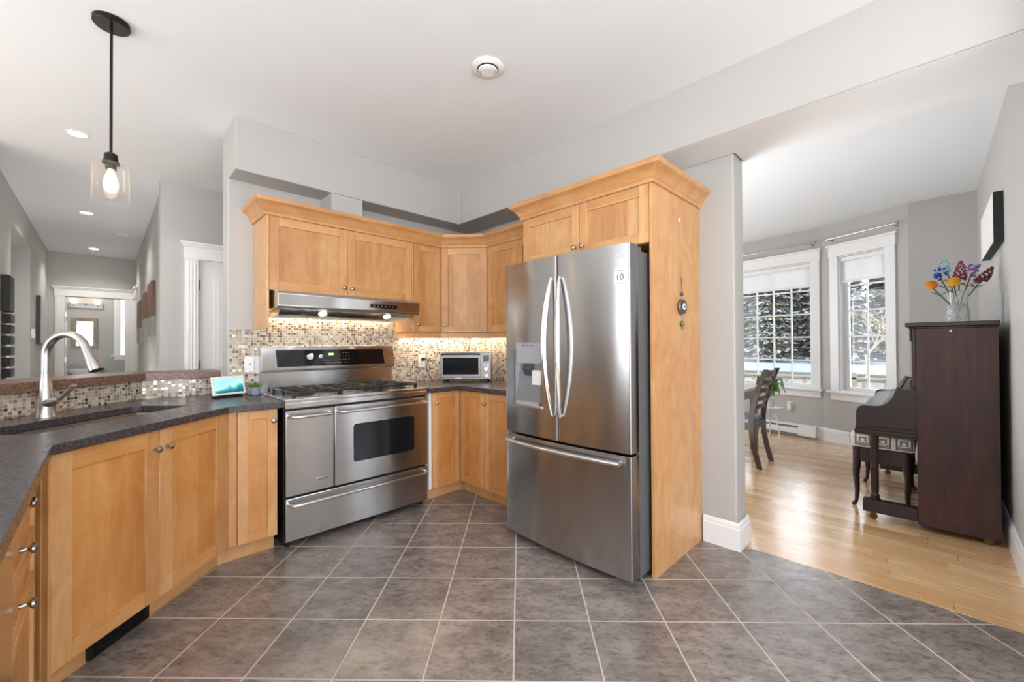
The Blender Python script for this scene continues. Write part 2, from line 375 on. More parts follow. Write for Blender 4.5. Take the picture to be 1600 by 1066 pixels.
# ------------------------------------------------------------------ shell
H = 2.76
PC = (6.62, 0.985); PB = (6.17, 0.16); PA = (6.13, -0.335); PD = (7.02, 2.70); PE = (6.75, 3.6); PF = (6.0, 4.25)
struct(MB().prism([(-0.80, -0.9), (2.42, -0.9), (2.42, -0.335), (2.815, -0.335), (2.815, 3.66), (0.15, 3.66), (-0.80, 2.71)], -0.05, 0).obj('floor', SLATE, smooth=False))
struct(MB().prism([(-4.5, -2.6), (2.42, -2.6), (2.42, -0.9), (-0.80, -0.9), (-0.80, 2.71), (0.15, 3.66), (2.815, 3.66), (2.815, 4.85), (0.357, 4.85), (0.357, 9.8), (-1.7, 9.8), (-1.7, 4.85), (-4.5, 4.85)], -0.05, 0).obj('floor', HARDW, smooth=False))
struct(MB().prism([(2.815, -0.335), PA, PB, PC, PD, PE, PF, (2.815, 4.25)], -0.05, 0.001).obj('floor', HARDW, smooth=False))
struct(MB().prism([(-4.7, -2.8), (7.4, -2.8), (7.4, 4.5), (3.2, 5.2), (3.2, 12), (-4.7, 12)], H, H+0.12).obj('ceiling', CEIL, smooth=False))
struct(MB().prism([(0.605, 3.17), (2.42, 3.17), (2.42, -0.335), (2.91, -0.335), (2.91, 0.83), (2.73, 0.83), (2.73, 3.40), (0.605, 3.40)], 2.41, H).obj('ceiling', PAINT, smooth=False, bevel=0.006))
struct(MB().prism([(2.43, -0.335), (2.90, -0.335), (2.90, 0.82), (2.72, 0.82), (2.72, 1.6), (2.43, 1.6)], 2.4085, 2.4098).obj('ceiling', CEIL, smooth=False))  # white sheet lightens the beam underside in place of light bounced from below
struct(MB().box(1.22, 1.465, 3.172, 3.40, 2.224, 2.409).obj('trim_1', PAINT, bevel=0.004))
struct(MB().box(0.605, 2.91, 3.40, 3.57, 0, H).obj('wall_range_side', PAINT, smooth=False, bevel=0.008))
struct(MB().box(2.73, 2.905, 0.835, 3.40, 0, 2.55).obj('wall_fridge_side', PAINT, smooth=False, bevel=0.01))
struct(MB().box(2.91, 3.0, 3.40, 4.4, 0, H).obj('wall_dining_side', PAINT, smooth=False))
struct(MB().box(2.30, 6.3, -0.50, -0.335, 0, H).obj('wall_right', PAINT, smooth=False))
struct(MB().box(2.42, 2.58, -2.75, -0.50, 0, H).obj('wall_right_return', PAINT, smooth=False))
struct(MB().box(-1.7, -0.63, 4.70, 4.85, 0, H).box(-4.5, -1.7, 4.70, 4.85, 0, H).obj('wall_great_room', PAINT, smooth=False))
struct(MB().box(2.91, 3.05, 3.40, 4.99, 0, H).obj('wall_corridor_end', PAINT, smooth=False))

def wallwin(name, A, B, holes, mat, t=0.15, z1=H, z0=0):
    """wall from A to B, the room on the left of the line; holes = (s0,s1,z0,z1)"""
    L = math.hypot(B[0]-A[0], B[1]-A[1]); m = MB(); s = 0
    for a, b, za, zb in holes:
        m.box(s, a, -t, 0, z0, z1); m.box(a, b, -t, 0, z0, za); m.box(a, b, -t, 0, zb, z1); s = b
    m.box(s, L, -t, 0, z0, z1)
    return struct(m.obj(name, mat, smooth=False, loc=(A[0], A[1], 0), rot=(0, 0, math.atan2(B[1]-A[1], B[0]-A[0]))))
wallwin('wall_bay_right', PA, PB, [], PAINT)
BCL = math.hypot(PC[0]-PB[0], PC[1]-PB[1])
wallwin('wall_bay_window', PB, PC, [(0.215, 0.73, 0.66, 2.33)], PAINT)
CDL = math.hypot(PD[0]-PC[0], PD[1]-PC[1])
wallwin('wall_bay_middle', PC, PD, [(0.12, 1.62, 0.66, 2.33)], PAINT)
wallwin('wall_bay_left', PD, PE, [], PAINT); wallwin('wall_bay_back', PE, PF, [], PAINT)
wallwin('wall_dining_left', PF, (2.91, 4.25), [(0.3, 2.1, 0.66, 2.3)], PAINT)
wallwin('wall_south', (-4.5, -2.6), (2.42, -2.6), [(0.9, 2.5, 0.5, 2.35), (3.6, 6.1, 0.5, 2.35)], PAINT)
wallwin('wall_west', (-4.5, 4.85), (-4.5, -2.6), [(1.35, 3.35, 0.5, 2.35), (5.0, 5.7, 0.5, 2.35)], PAINT)
# corridor wall with the white door, hall walls
DWY = 4.85
struct(MB().box(0.357, 0.63, DWY, DWY+0.14, 0, H).box(0.63, 1.39, DWY, DWY+0.14, 2.07, H).box(1.39, 3.05, DWY, DWY+0.14, 0, H).obj('wall_corridor', PAINT, smooth=False))
struct(MB().box(0.385, 0.52, DWY+0.14, 9.0, 0, H).box(0.385, 0.52, 9.62, 9.72, 0, H).box(0.385, 0.52, 9.0, 9.62, 2.07, H).obj('wall_hall_right', PAINT_H, smooth=False))
struct(MB().box(-0.78, -0.63, 4.85, 6.10, 0, H).box(-0.78, -0.63, 6.10, 7.55, 2.44, H).box(-0.78, -0.63, 7.55, 9.72, 0, H).obj('wall_hall_left', PAINT_H, smooth=False))
struct(MB().box(-1.7, -0.78, 7.55, 7.70, 0, 2.44).box(-1.85, -1.7, 4.85, 7.70, 0, 2.44).box(-1.7, -0.78, 4.85, 7.70, 2.44, 2.5).obj('wall_alcove', PAINT_H, smooth=False))
EY = 9.70
struct(MB().box(-0.78, -0.45, EY, EY+0.14, 0, H).box(-0.45, 0.255, EY, EY+0.14, 2.07, H).box(0.255, 0.60, EY, EY+0.14, 0, H).obj('wall_hall_end', PAINT_H, smooth=False))
wallwin('wall_bathroom_back', (0.9, 11.6), (-1.3, 11.6), [], PAINT)
bw = struct(MB().box(0.75, 0.9, EY+0.14, 11.6, 0, H).obj('wall_bathroom_right', PAINT, smooth=False))
struct(MB().box(-1.3, -1.15, EY+0.14, 11.6, 0, H).obj('wall_bathroom_left', PAINT, smooth=False))
struct(MB().box(-1.3, 0.9, EY, 11.8, -0.05, 0).obj('floor', SLATE, smooth=False))

# baseboards
BBP = [(0, 0), (0.016, 0), (0.016, 0.125), (0.011, 0.135), (0.011, 0.15), (0.004, 0.165), (0, 0.165)]
def baseboard(name, path): return struct(MB().sweep(BBP, path).obj(name, WHITE, smooth=False))
baseboard('baseboard_fridge_side', [(2.73, 1.03), (2.73, 0.83), (2.91, 0.83), (2.91, 3.4)])
baseboard('baseboard_right', [(6.13, -0.335), (2.42, -0.335)][::1])
baseboard('baseboard_bay', [(7.0, 2.6), PC, PB, PA])
baseboard('baseboard_hall', [(-0.63, 7.55), (-0.63, 9.7)])

# ------------------------------------------------------------------ windows
def window(n, A, B, s0, s1, z0, z1, cols, rows, blind_z, cas=0.10, sash_y=-0.10, label='', bl=''):
    rz = math.atan2(B[1]-A[1], B[0]-A[0])
    w = bpy.data.objects.new('window_%d' % n, None); COL.objects.link(w); w.location = (A[0], A[1], 0); w.rotation_euler = (0, 0, rz); struct(w)
    m = MB(); m.box(s0-cas, s0, 0, 0.02, z0-0.0, z1+0.005); m.box(s1, s1+cas, 0, 0.02, z0-0.0, z1+0.005)
    m.box(s0-cas-0.008, s1+cas+0.008, 0, 0.026, z1+0.005, z1+0.13); m.box(s0-cas-0.025, s1+cas+0.025, 0, 0.045, z1+0.13, z1+0.155)
    m.obj('casing', WHITE, w, 0.002)
    m = MB(); m.box(s0, s0+0.012, -0.14, 0, z0, z1); m.box(s1-0.012, s1, -0.14, 0, z0, z1); m.box(s0, s1, -0.14, 0, z1-0.012, z1); m.box(s0, s1, -0.14, 0, z0, z0+0.006)
    m.obj('jamb', WHITE, w)
    m = MB(); m.box(s0-cas-0.03, s1+cas+0.03, -0.002, 0.06, z0-0.03, z0); m.box(s0-cas, s1+cas, 0, 0.018, z0-0.12, z0-0.03); m.obj('window_sill', WHITE, w, 0.003)
    f = 0.042; y0, y1 = sash_y-0.02, sash_y+0.02; a, b, c, d = s0+0.012, s1-0.012, z0+0.006, z1-0.012
    m = MB(); m.box(a, a+f, y0, y1, c, d); m.box(b-f, b, y0, y1, c, d); m.box(a+f, b-f, y0, y1, c, c+f); m.box(a+f, b-f, y0, y1, d-f, d); m.obj('sash', WHITE, w, 0.003)
    m = MB()
    for i in range(1, cols): x = a+f+(b-a-2*f)*i/cols; m.box(x-0.009, x+0.009, sash_y-0.008, sash_y+0.008, c+f, d-f)
    for j in range(1, rows): z = c+f+(d-c-2*f)*j/rows; m.box(a+f, b-f, sash_y-0.007, sash_y+0.007, z-0.009, z+0.009)
    m.obj('muntins', WHITE, w)
    MB().box(a+f-0.003, b-f+0.003, sash_y-0.002, sash_y+0.002, c+f-0.003, d-f+0.003).obj('glass', GLASS, w, smooth=False)
    t = thing('roller_blind', bl, 'blind', (A[0], A[1], 0), rz)
    MB().box(s0+0.018, s1-0.018, -0.040, -0.0385, blind_z+0.03, z1-0.06).obj('fabric', BLIND, t, smooth=False)
    MB().box(s0+0.016, s1-0.016, -0.047, -0.032, blind_z, blind_z+0.03).obj('bottom_bar', WHITE, t, 0.003)
    MB().box(s0+0.014, s1-0.014, -0.065, -0.015, z1-0.065, z1-0.014).obj('headrail', WHITE, t, 0.004)
window(1, PC, PD, 0.12, 1.62, 0.66, 2.33, 6, 5, 2.0, bl='white roller blind half down on the wide window')
window(2, PB, PC, 0.215, 0.73, 0.66, 2.33, 2, 5, 2.0, bl='white roller blind half down on the narrow window')

# curtain rods
def rod(A, B, s0, s1, lab, z=2.56):
    rz = math.atan2(B[1]-A[1], B[0]-A[0]); t = thing('curtain_rod', lab, 'curtain rod', (A[0], A[1], 0), rz)
    MB().tube([(s0, 0.07, z), (s1, 0.07, z)], 0.006, 10).obj('rod', NICKEL, t)
    for x, d in ((s0, -1), (s1, 1)): MB().ball((x+d*0.012, 0.07, z), 0.016).obj('finial', NICKEL, t)
    for x in (s0+0.04, s1-0.04): MB().tube([(x, 0.0, z-0.02), (x, 0.07, z-0.008)], 0.006, 8).lathe([(0.018, 0), (0.018, 0.006)], (x, 0.006, z-0.02), 12, 0, 'Y').obj('bracket', NICKEL, t)
rod(PB, PC, 0.07, 0.84, 'thin silver curtain rod above the narrow window')
rod(PC, PD, 0.06, 1.72, 'long thin silver curtain rod above the wide window')

# ------------------------------------------------------------------ doors and trim in the hall
def casing(name, x0, x1, y, z, w=0.10, side=-1, mat=WHITE, parent=None):
    m = MB(); y0, y1 = (y-0.02, y) if side < 0 else (y, y+0.02)
    for a, b in ((x0-w, x0), (x1, x1+w)):
        m.box(a, b, y0, y1, 0, z)
        for k in range(3): q = a+w*(0.25+0.25*k); m.box(q-0.006, q+0.006, y0-0.004, y0, 0.16, z-0.01)
    m.box(x0-w-0.006, x1+w+0.006, y0-0.006, y1, z, z+0.115); m.box(x0-w-0.02, x1+w+0.02, y0-0.02, y1, z+0.115, z+0.135); m.box(x0-w-0.034, x1+w+0.034, y0-0.034, y1, z+0.135, z+0.155)
    return struct(m.obj(name, mat, parent, 0.002))
casing('trim_2', 0.63, 1.39, DWY, 2.07, 0.10)
casing('trim_3', -0.45, 0.255, EY, 2.07, 0.105)
d = bpy.data.objects.new('door_1', None); COL.objects.link(d); d.location = (0.634, DWY+0.012, 0); struct(d)
m = MB(); m.box(0, 0.75, 0.004, 0.035, 0.01, 2.065)
for zz in ((0.12, 0.9), (1.02, 1.94)):
    for xx in ((0.12, 0.34), (0.41, 0.63)):
        m.box(xx[0], xx[1], -0.004, 0.004, zz[0], zz[1]); m.box(xx[0]+0.03, xx[1]-0.03, -0.009, -0.004, zz[0]+0.03, zz[1]-0.03)
m.obj('door_leaf', WHITE, d, 0.004)
for z in (0.25, 1.07, 1.83): MB().box(-0.012, 0.012, -0.012, -0.002, z-0.045, z+0.045).tube([(0, -0.012, z-0.05), (0, -0.012, z+0.05)], 0.006, 8).obj('hinge', NICKEL, d)
MB().lathe([(0.022, 0), (0.022, 0.006), (0.008, 0.01), (0.008, 0.04), (0.026, 0.05), (0.02, 0.07), (0, 0.072)], (0.69, 0.004, 0.95), 16, 0, 'Y').obj('door_knob', NICKEL, d)
d = bpy.data.objects.new('door_2', None); COL.objects.link(d); d.location = (-0.452, EY+0.05, 0); struct(d)
MB().box(-0.035, 0.0, 0.02, 0.72, 0.01, 2.06).obj('door_leaf', WHITE, d, 0.003)
for z in (0.3, 1.05, 1.78): MB().box(0.0, 0.024, -0.02, 0.02, z-0.045, z+0.045).obj('hinge', NICKEL, d)
m = MB(); m.box(0.36, 0.385, 8.9, 9.0, 0, 2.07).box(0.36, 0.385, 9.62, 9.69, 0, 2.07).box(0.352, 0.385, 8.88, 9.69, 2.07, 2.19).box(0.335, 0.385, 8.86, 9.695, 2.19, 2.225)
struct(m.obj('trim_4', WHITE, bevel=0.002))
struct(MB().box(0.40, 0.44, 9.0, 9.62, 0.01, 2.06).obj('door_3', WHITE))

# ------------------------------------------------------------------ cabinetry
KNOB_ME = MB().lathe([(0.006, 0), (0.006, 0.012), (0.0045, 0.016), (0.009, 0.020), (0.0145, 0.025), (0.0145, 0.030), (0.009, 0.034), (0, 0.035)], (0, 0, 0), 18, 0, 'Y').obj('k', KNOBM)
_km = KNOB_ME.data; COL.objects.unlink(KNOB_ME); bpy.data.objects.remove(KNOB_ME)
def knob(parent, x, z, y=-0.02): return link('knob', _km, parent, 0, (x, y, z))
def shaker(parent, x0, x1, z0, z1, kn=None, st=0.058, name='door', g=0.0015):
    a, b, c, d = x0+g, x1-g, z0+g, z1-g; m = MB()
    m.box(a, a+st, -0.02, 0, c, d, 0); m.box(b-st, b, -0.02, 0, c, d, 0)
    m.box(a+st, b-st, -0.0195, 0, c, c+st, 1); m.box(a+st, b-st, -0.0195, 0, d-st, d, 1)
    m.box(a+st-0.001, b-st+0.001, -0.011, -0.002, c+st-0.001, d-st+0.001, 2)
    dd = m.obj(name, [MAPLE, MAPLE_H, MAPLE_P] if z0 > 0.9 else [MAPLE, MAPLE_BR, MAPLE_B], parent, 0.0012, seg=1)
    if kn: knob(dd, kn[0], kn[1])
    return dd
CROWN = [(0, 0), (0.010, 0), (0.013, 0.018), (0.020, 0.024), (0.026, 0.040), (0.046, 0.066), (0.066, 0.078), (0.070, 0.090), (0.070, 0.104), (0, 0.104)]
def zoff(p, z): return [(a, b+z) for a, b in p]

# wall cabinet over the hood
ZT = 2.12; YU = 3.09
t = thing('wall_cabinet', 'wide maple wall cabinet with two doors above the range hood', 'cabinet', (0.757, YU, 0))
MB().box(0.018, 1.108, 0.0, 0.309, 1.625, ZT).obj('carcass', MAPLE, t, 0.001)
MB().box(0, 0.018, -0.022, 0.309, 1.37, ZT).obj('side_panel', MAPLE, t, 0.001)
shaker(t, 0.018, 0.542, 1.625, ZT, (0.542-0.03, 1.625+0.055)); shaker(t, 0.542, 1.088, 1.625, ZT, (0.542+0.03, 1.625+0.055))
MB().box(1.089, 1.108, -0.018, 0, 1.625, ZT).obj('filler_strip', MAPLE, t)
t = thing('wall_cabinet', 'narrow maple wall cabinet right of the range hood', 'cabinet', (1.867, YU, 0))
MB().box(0.0, 0.27, 0.0, 0.309, 1.365, ZT).obj('carcass', MAPLE, t, 0.001)
shaker(t, 0.0, 0.27, 1.365, ZT, (0.028, 1.365+0.065), 0.055)
# diagonal corner cabinet
ax, ay, bx, by = 2.142, 3.07, 2.42, 2.762
an = math.atan2(by-ay, bx-ax); Lc = math.hypot(bx-ax, by-ay)
nx, ny = -math.sin(an), math.cos(an)
t = thing('wall_cabinet', 'diagonal corner maple wall cabinet with a single door', 'cabinet', (ax+nx*0.02, ay+ny*0.02, 0), an)
Mi = (Matrix.Translation((ax+nx*0.02, ay+ny*0.02, 0)) @ Matrix.Rotation(an, 4, 'Z')).inverted()
m = MB().prism([(2.142, 3.095), (2.445, 2.762), (2.725, 2.762), (2.725, 3.395), (2.142, 3.395)], 1.365, ZT); m.xf(Mi); m.obj('carcass', MAPLE, t)
shaker(t, 0.004, Lc-0.004, 1.365, ZT, (0.035, 1.365+0.065))
t = thing('wall_cabinet', 'maple wall cabinet between the corner and the refrigerator', 'cabinet', (2.44, 2.76, 0), -PI/2)
MB().box(0, 0.745, 0, 0.285, 1.365, ZT).obj('carcass', MAPLE, t, 0.001)
shaker(t, 0.0, 0.37, 1.365, ZT, None); shaker(t, 0.37, 0.745, 1.365, ZT, (0.70, 1.43))
rail = MB().sweep([(0, 1.315), (-0.02, 1.315), (-0.02, 1.3645), (0, 1.3645)], [(1.885, 3.39), (1.885, 3.10), (2.158, 3.10), (2.45, 2.775), (2.45, 2.02)])
tag(rail.obj('light_rail', MAPLE_H, bevel=0.001), 'maple light rail strip under the corner wall cabinets', 'trim')
tag(MB().sweep(zoff(CROWN, ZT), [(0.755, 3.40), (0.755, 3.068), (2.142, 3.068), (2.42, 2.76), (2.42, 2.075)]).obj('crown_moulding', MAPLE_H), 'long maple crown moulding along the wall cabinet tops', 'moulding')

# refrigerator cabinet
t = thing('refrigerator_cabinet', 'tall maple cabinet surround enclosing the refrigerator, with crown', 'cabinet', (2.085, 2.0, 0), -PI/2)
MB().box(0.942, 0.960, 0.0, 0.643, 0, ZT).obj('end_panel', MAPLE, t, 0.001)
MB().box(0.0, 0.012, 0.02, 0.643, 0.0, ZT).obj('side_panel', MAPLE, t, 0.001)
MB().box(0.012, 0.942, 0.02, 0.643, 1.80, ZT).obj('carcass', MAPLE, t)
shaker(t, 0.004, 0.484, 1.80, ZT, (0.484-0.03, 1.80+0.05)).location.y = 0.02
shaker(t, 0.484, 0.941, 1.80, ZT, (0.484+0.03, 1.80+0.05)).location.y = 0.02
MB().sweep(zoff(CROWN, ZT), [(0, 0.643), (0, 0), (0.96, 0), (0.96, 0.643)]).obj('crown', MAPLE_H, t)
MB().lathe([(0.011, 0), (0.011, 0.002), (0.004, 0.003), (0, 0.003)], (0.960, 0.34, 1.985), 12, 0, 'X').obj('screw_cap', WHITEP, t)

def base_cab(t, x0, x1, depth=0.58, kick=0.06, z1=0.874, z0=0.10):
    MB().box(x0, x1, 0, depth, z0, z1).obj('carcass', MAPLE, t, 0.001)
    MB().box(x0+0.002, x1, kick, kick+0.02, 0, z0).obj('toe_kick', MAPLE_H, t)
# right of the range
t = thing('base_cabinet', 'corner maple base cabinet with two doors meeting in the inside corner', 'cabinet', (1.83, 2.82, 0))
M0 = Matrix.Translation((-1.83, -2.82, 0))
m = MB().prism([(1.868, 2.82), (2.162, 2.82), (2.162, 2.486), (2.72, 2.486), (2.72, 3.39), (1.868, 3.39)], 0.10, 0.874); m.xf(M0); m.obj('carcass', MAPLE, t)
m = MB().prism([(1.83, 2.88), (2.222, 2.88), (2.222, 2.486), (2.24, 2.486), (2.24, 2.90), (1.83, 2.90)], 0.0, 0.10); m.xf(M0); m.obj('toe_kick', MAPLE_H, t)
MB().box(0.010, 0.036, -0.006, 0.5, 0.10, 0.874).obj('filler_strip', WHITEP, t)
shaker(t, 0.038, 0.310, 0.105, 0.872, (0.038+0.028, 0.872-0.085), 0.05)
d2 = shaker(t, 0, 0.312, 0.105, 0.872, None, 0.05); d2.location = (2.162-1.83, 2.80-2.82, 0); d2.rotation_euler = (0, 0, -PI/2)
t = thing('base_cabinet', 'maple base cabinet between the corner and the refrigerator', 'cabinet', (2.162, 2.485, 0), -PI/2)
base_cab(t, 0, 0.47, 0.56)
shaker(t, 0, 0.47, 0.105, 0.872, (0.016, 0.872-0.085), 0.05)
# left of the range
t = thing('base_cabinet', 'narrow maple base cabinet left of the range', 'cabinet', (0.50, 2.82, 0))
base_cab(t, 0.0, 0.254, 0.56)
MB().box(-0.05, 0.0015, 0.06, 0.08, 0, 0.10).obj('toe_kick', MAPLE_H, t)
shaker(t, 0.046, 0.254, 0.105, 0.872, (0.254-0.026, 0.872-0.07), 0.052)
MB().box(0.0, 0.044, -0.006, 0, 0.105, 0.872).obj('filler_strip', MAPLE, t)
# sink base, at 45 degrees
SA = (-0.148, 2.182)
t = thing('base_cabinet', 'angled maple sink base cabinet with two large doors', 'cabinet', (SA[0], SA[1], 0), PI/4)
r2 = 0.70711
MB().box(-0.01, 0.915, 0.0, 0.02, 0.10, 0.874).box(0.0, 0.015, 0.02, 0.50, 0.10, 0.874).box(0.90, 0.915, 0.02, 0.50, 0.10, 0.874).box(0.0, 0.915, 0.02, 0.50, 0.10, 0.118).obj('carcass', MAPLE, t)
MB().box(-0.03, 0.97, 0.06, 0.08, 0, 0.10).obj('toe_kick', MAPLE_H, t)
k = MB().box(0.20, 0.47, 0.045, 0.06, 0.004, 0.098)
for i in range(9): k.box(0.215, 0.455, 0.040, 0.046, 0.012+i*0.0095, 0.016+i*0.0095)
k.obj('vent_grille', BLACK, t)
MB().box(-0.006, 0.0015, -0.022, 0, 0.09, 0.874).obj('filler_strip', MAPLE, t)
shaker(t, 0.004, 0.448, 0.105, 0.872, (0.448-0.030, 0.872-0.085), 0.07)
shaker(t, 0.448, 0.880, 0.105, 0.872, (0.448+0.034, 0.872-0.085), 0.07)
MB().box(0.882, 0.915, -0.016, 0, 0.105, 0.872).obj('filler_strip', MAPLE, t)
# drawer unit on the left leg (faces +x): local x -> +y
t = thing('drawer_cabinet', 'maple drawer cabinet beside the angled sink base', 'cabinet', (-0.182, 1.60, 0), PI/2)
base_cab(t, 0.0, 0.562, 0.54)
MB().box(0.520, 0.562, -0.012, 0, 0.105, 0.872).obj('filler_strip', MAPLE, t)

for (za, zb) in ((0.780, 0.872), (0.628, 0.776), (0.480, 0.624), (0.105, 0.476)):
    dr = shaker(t, 0.004, 0.518, za, zb, (0.13, (za+zb)/2), 0.036, 'drawer')
t = thing('dishwasher', 'stainless dishwasher at the near left end of the counter', 'dishwasher', (-0.180, 0.998, 0), PI/2)
MB().box(0.004, 0.596, 0.0, 0.55, 0.10, 0.868).obj('tub', BLACK, t)
MB().box(0.003, 0.597, -0.022, 0.0, 0.11, 0.868).obj('door', STEEL, t, 0.003)
MB().box(0.02, 0.58, 0.05, 0.06, 0.0, 0.10).obj('toe_kick', BLACK, t)
MB().box(0.06, 0.54, -0.0235, -0.02, 0.79, 0.835).obj('handle', BLACK, t, 0.002)
m = MB().lathe([(0.05, 0), (0.05, 0.0012), (0, 0.0012)], (0.40, -0.022, 0.46), 6, 0, 'Y'); m.obj('sticker', WHITEP, t, smooth=False)
MB().lathe([(0.042, 0), (0.042, 0.002), (0, 0.002)], (0.40, -0.022, 0.46), 6, 0, 'Y').obj('sticker', pm('sticker_blue', c8(70, 140, 190), 0.4), t, smooth=False)
t = thing('base_cabinet', 'maple base cabinet at the near end of the peninsula', 'cabinet', (-0.182, 0.40, 0), PI/2)
base_cab(t, 0.0, 0.59, 0.54); shaker(t, 0, 0.59, 0.105, 0.872, (0.05, 0.79))

# ------------------------------------------------------------------ worktops, ledge, mosaic
import bmesh
def worktop(name, outer, hole, z0, z1, mat, label, cat):
    bm = bmesh.new(); vs = [bm.verts.new((x, y, z1)) for x, y in outer]; es = [bm.edges.new((vs[i], vs[(i+1) % len(vs)])) for i in range(len(vs))]
    if hole:
        hs = [bm.verts.new((x, y, z1)) for x, y in hole]; es += [bm.edges.new((hs[i], hs[(i+1) % len(hs)])) for i in range(len(hs))]
    bmesh.ops.triangle_fill(bm, use_beauty=True, use_dissolve=False, edges=es)
    bmesh.ops.recalc_face_normals(bm, faces=bm.faces)
    r = bmesh.ops.extrude_face_region(bm, geom=bm.faces[:]); ev = [e for e in r['geom'] if isinstance(e, bmesh.types.BMVert)]
    bmesh.ops.translate(bm, vec=(0, 0, z0-z1), verts=ev); bmesh.ops.recalc_face_normals(bm, faces=bm.faces)
    me = bpy.data.meshes.new(name); bm.to_mesh(me); bm.free(); me.materials.append(mat)
    o = link(name, me, None, 0.003); return tag(o, label, cat)
def ds(u, d):   # u along (1,1)/sqrt2 , d = (x - y)
    q = u*math.sqrt(2); return ((q+d)/2, (q-d)/2)
hole = [ds(1.60, -2.655), ds(2.35, -2.655), ds(2.37, -2.70), ds(2.37, -3.04), ds(2.34, -3.09), ds(1.62, -3.09), ds(1.59, -3.04), ds(1.59, -2.70)]
WT = worktop('worktop', [(-0.125, 0.40), (-0.125, 2.142), (0.497, 2.762), (0.785, 2.762), (0.785, 3.388), (0.610, 3.388), (0.598, 3.405), (0.598, 3.592), (0.176, 3.592), (-0.74, 2.676), (-0.74, 0.40)],
        hole, 0.876, 0.912, GRANITE, 'dark granite worktop around the sink and angled peninsula', 'worktop')
worktop('worktop', [(1.818, 2.762), (2.118, 2.762), (2.118, 2.012), (2.718, 2.012), (2.718, 3.388), (1.818, 3.388)], None, 0.876, 0.912, GRANITE,
        'dark granite worktop in the corner under the toaster oven', 'worktop')
for x, ya, yb_ in ((0.653, 2.995, 3.150), (0.706, 2.990, 3.169), (0.757, 2.969, 3.163)):
    MB().box(x-0.004, x+0.004, ya, yb_, 0.911, 0.9123).obj('drainer_groove', BLACK, WT)
# pony wall, mosaic and ledge
struct(MB().prism([(-0.75, 2.682), (0.172, 3.604), (0.598, 3.604), (0.598, 3.72), (0.122, 3.72), (-0.86, 2.74), (-0.86, 0.40), (-0.75, 0.40)], 0, 1.027).obj('wall_peninsula', PAINT, smooth=False))
def slab(name, x0, y0, L, rz, z0, z1, th=0.008):
    return struct(MB().box(0, L, 0, th, z0, z1).obj(name, MOSAIC, smooth=False, loc=(x0, y0, 0), rot=(0, 0, rz)))
slab('trim_5', -0.744, 2.677, 1.302, PI/4, 0.9125, 1.027, 0.006)
slab('trim_6', 0.176, 3.594, 0.421, 0, 0.9125, 1.027)
slab('trim_7', 0.612, 3.391, 2.108, 0, 0.9125, 1.372)
slab('trim_9', 0.780, 3.391, 1.085, 0, 1.3725, 1.50)
slab('trim_8', 2.721, 3.388, 1.37, -PI/2, 0.9125, 1.372)
LF = [(-0.72, 0.40), (-0.72, 2.665), (0.190, 3.575), (0.598, 3.575)]
worktop('bar_ledge', LF+[(0.598, 3.87), (0.03, 3.87), (-1.02, 2.82), (-1.02, 0.40)], None, 1.028, 1.080, LEDGE, 'brown granite raised bar ledge behind the sink', 'counter')

# ------------------------------------------------------------------ sink + faucet
SINK = pm('sink_satin_steel', (0.40, 0.39, 0.385, 1), 0.42, 1.0, 0.03)
t = thing('kitchen_sink', 'undermount stainless sink basin set in dark worktop', 'sink', (0, 0, 0))
prf = [(1.575, -2.64), (2.385, -2.64), (2.385, -3.105), (1.575, -3.105)]
pi = [(1.60, -2.67), (2.36, -2.67), (2.36, -3.075), (1.60, -3.075)]
ou = [ds(*p) for p in prf]; inn = [ds(*p) for p in pi]; bo = [ds(u*0.98+1.98*0.02, d*0.98-2.87*0.02) for u, d in pi]
m = MB(); V = [(x, y, 0.874) for x, y in ou]+[(x, y, 0.874) for x, y in inn]+[(x, y, 0.70) for x, y in bo]
m.add(V, [(i, (i+1) % 4, 4+(i+1) % 4, 4+i) for i in range(4)]+[(4+i, 4+(i+1) % 4, 8+(i+1) % 4, 8+i) for i in range(4)]+[(8, 9, 10, 11)])
b_ = m.obj('basin', SINK, t, smooth=False); sm = b_.modifiers.new('solid', 'SOLIDIFY'); sm.thickness = 0.002
cx, cy = ds(1.98, -2.87)
MB().lathe([(0.0, 0.702), (0.03, 0.703), (0.042, 0.706), (0.045, 0.704)], (cx, cy, 0), 20).obj('drain', STEEL_P, t)

t = thing('faucet', 'tall brushed nickel gooseneck pull-down kitchen faucet', 'faucet', (-0.200, 3.013, 0.912), -PI/4)
# local x -> towards the sink
MB().lathe([(0.037, 0), (0.037, 0.004), (0.034, 0.01), (0.033, 0.05), (0.030, 0.10), (0.024, 0.15), (0.0185, 0.19), (0.0185, 0.205)], (0, 0, 0), 28).obj('body', NICKEL, t)
pts = [(0, 0, 0.20), (0, 0, 0.29)]+[(0.1-0.1*math.cos(a), 0, 0.302+0.1*math.sin(a)) for a in [i*math.radians(160)/14 for i in range(0, 15)]]
MB().tube(pts, 0.0175, 18).obj('spout', NICKEL, t)
e = Vector(pts[-1]); dirv = (e-Vector(pts[-2])).normalized()
sp_ = [e, e+dirv*0.004, e+dirv*0.05, e+dirv*0.10, e+dirv*0.122]
MB().tube(sp_, [0.0185, 0.0195, 0.022, 0.029, 0.029], 20).obj('spray_head', NICKEL, t)
MB().tube([sp_[-1], sp_[-1]+dirv*0.004], [0.021, 0.019], 20).obj('spray_face', BLACK, t)
m = MB().tube([(0.010, -0.008, 0.068), (0.045, -0.014, 0.076), (0.085, -0.016, 0.086)], [0.022, 0.019, 0.015], 14)
m.tube([(0.080, -0.016, 0.084), (0.115, -0.018, 0.113), (0.160, -0.02, 0.155)], [0.011, 0.010, 0.014], 12, flat=0.6)
m.obj('lever', NICKEL, t)

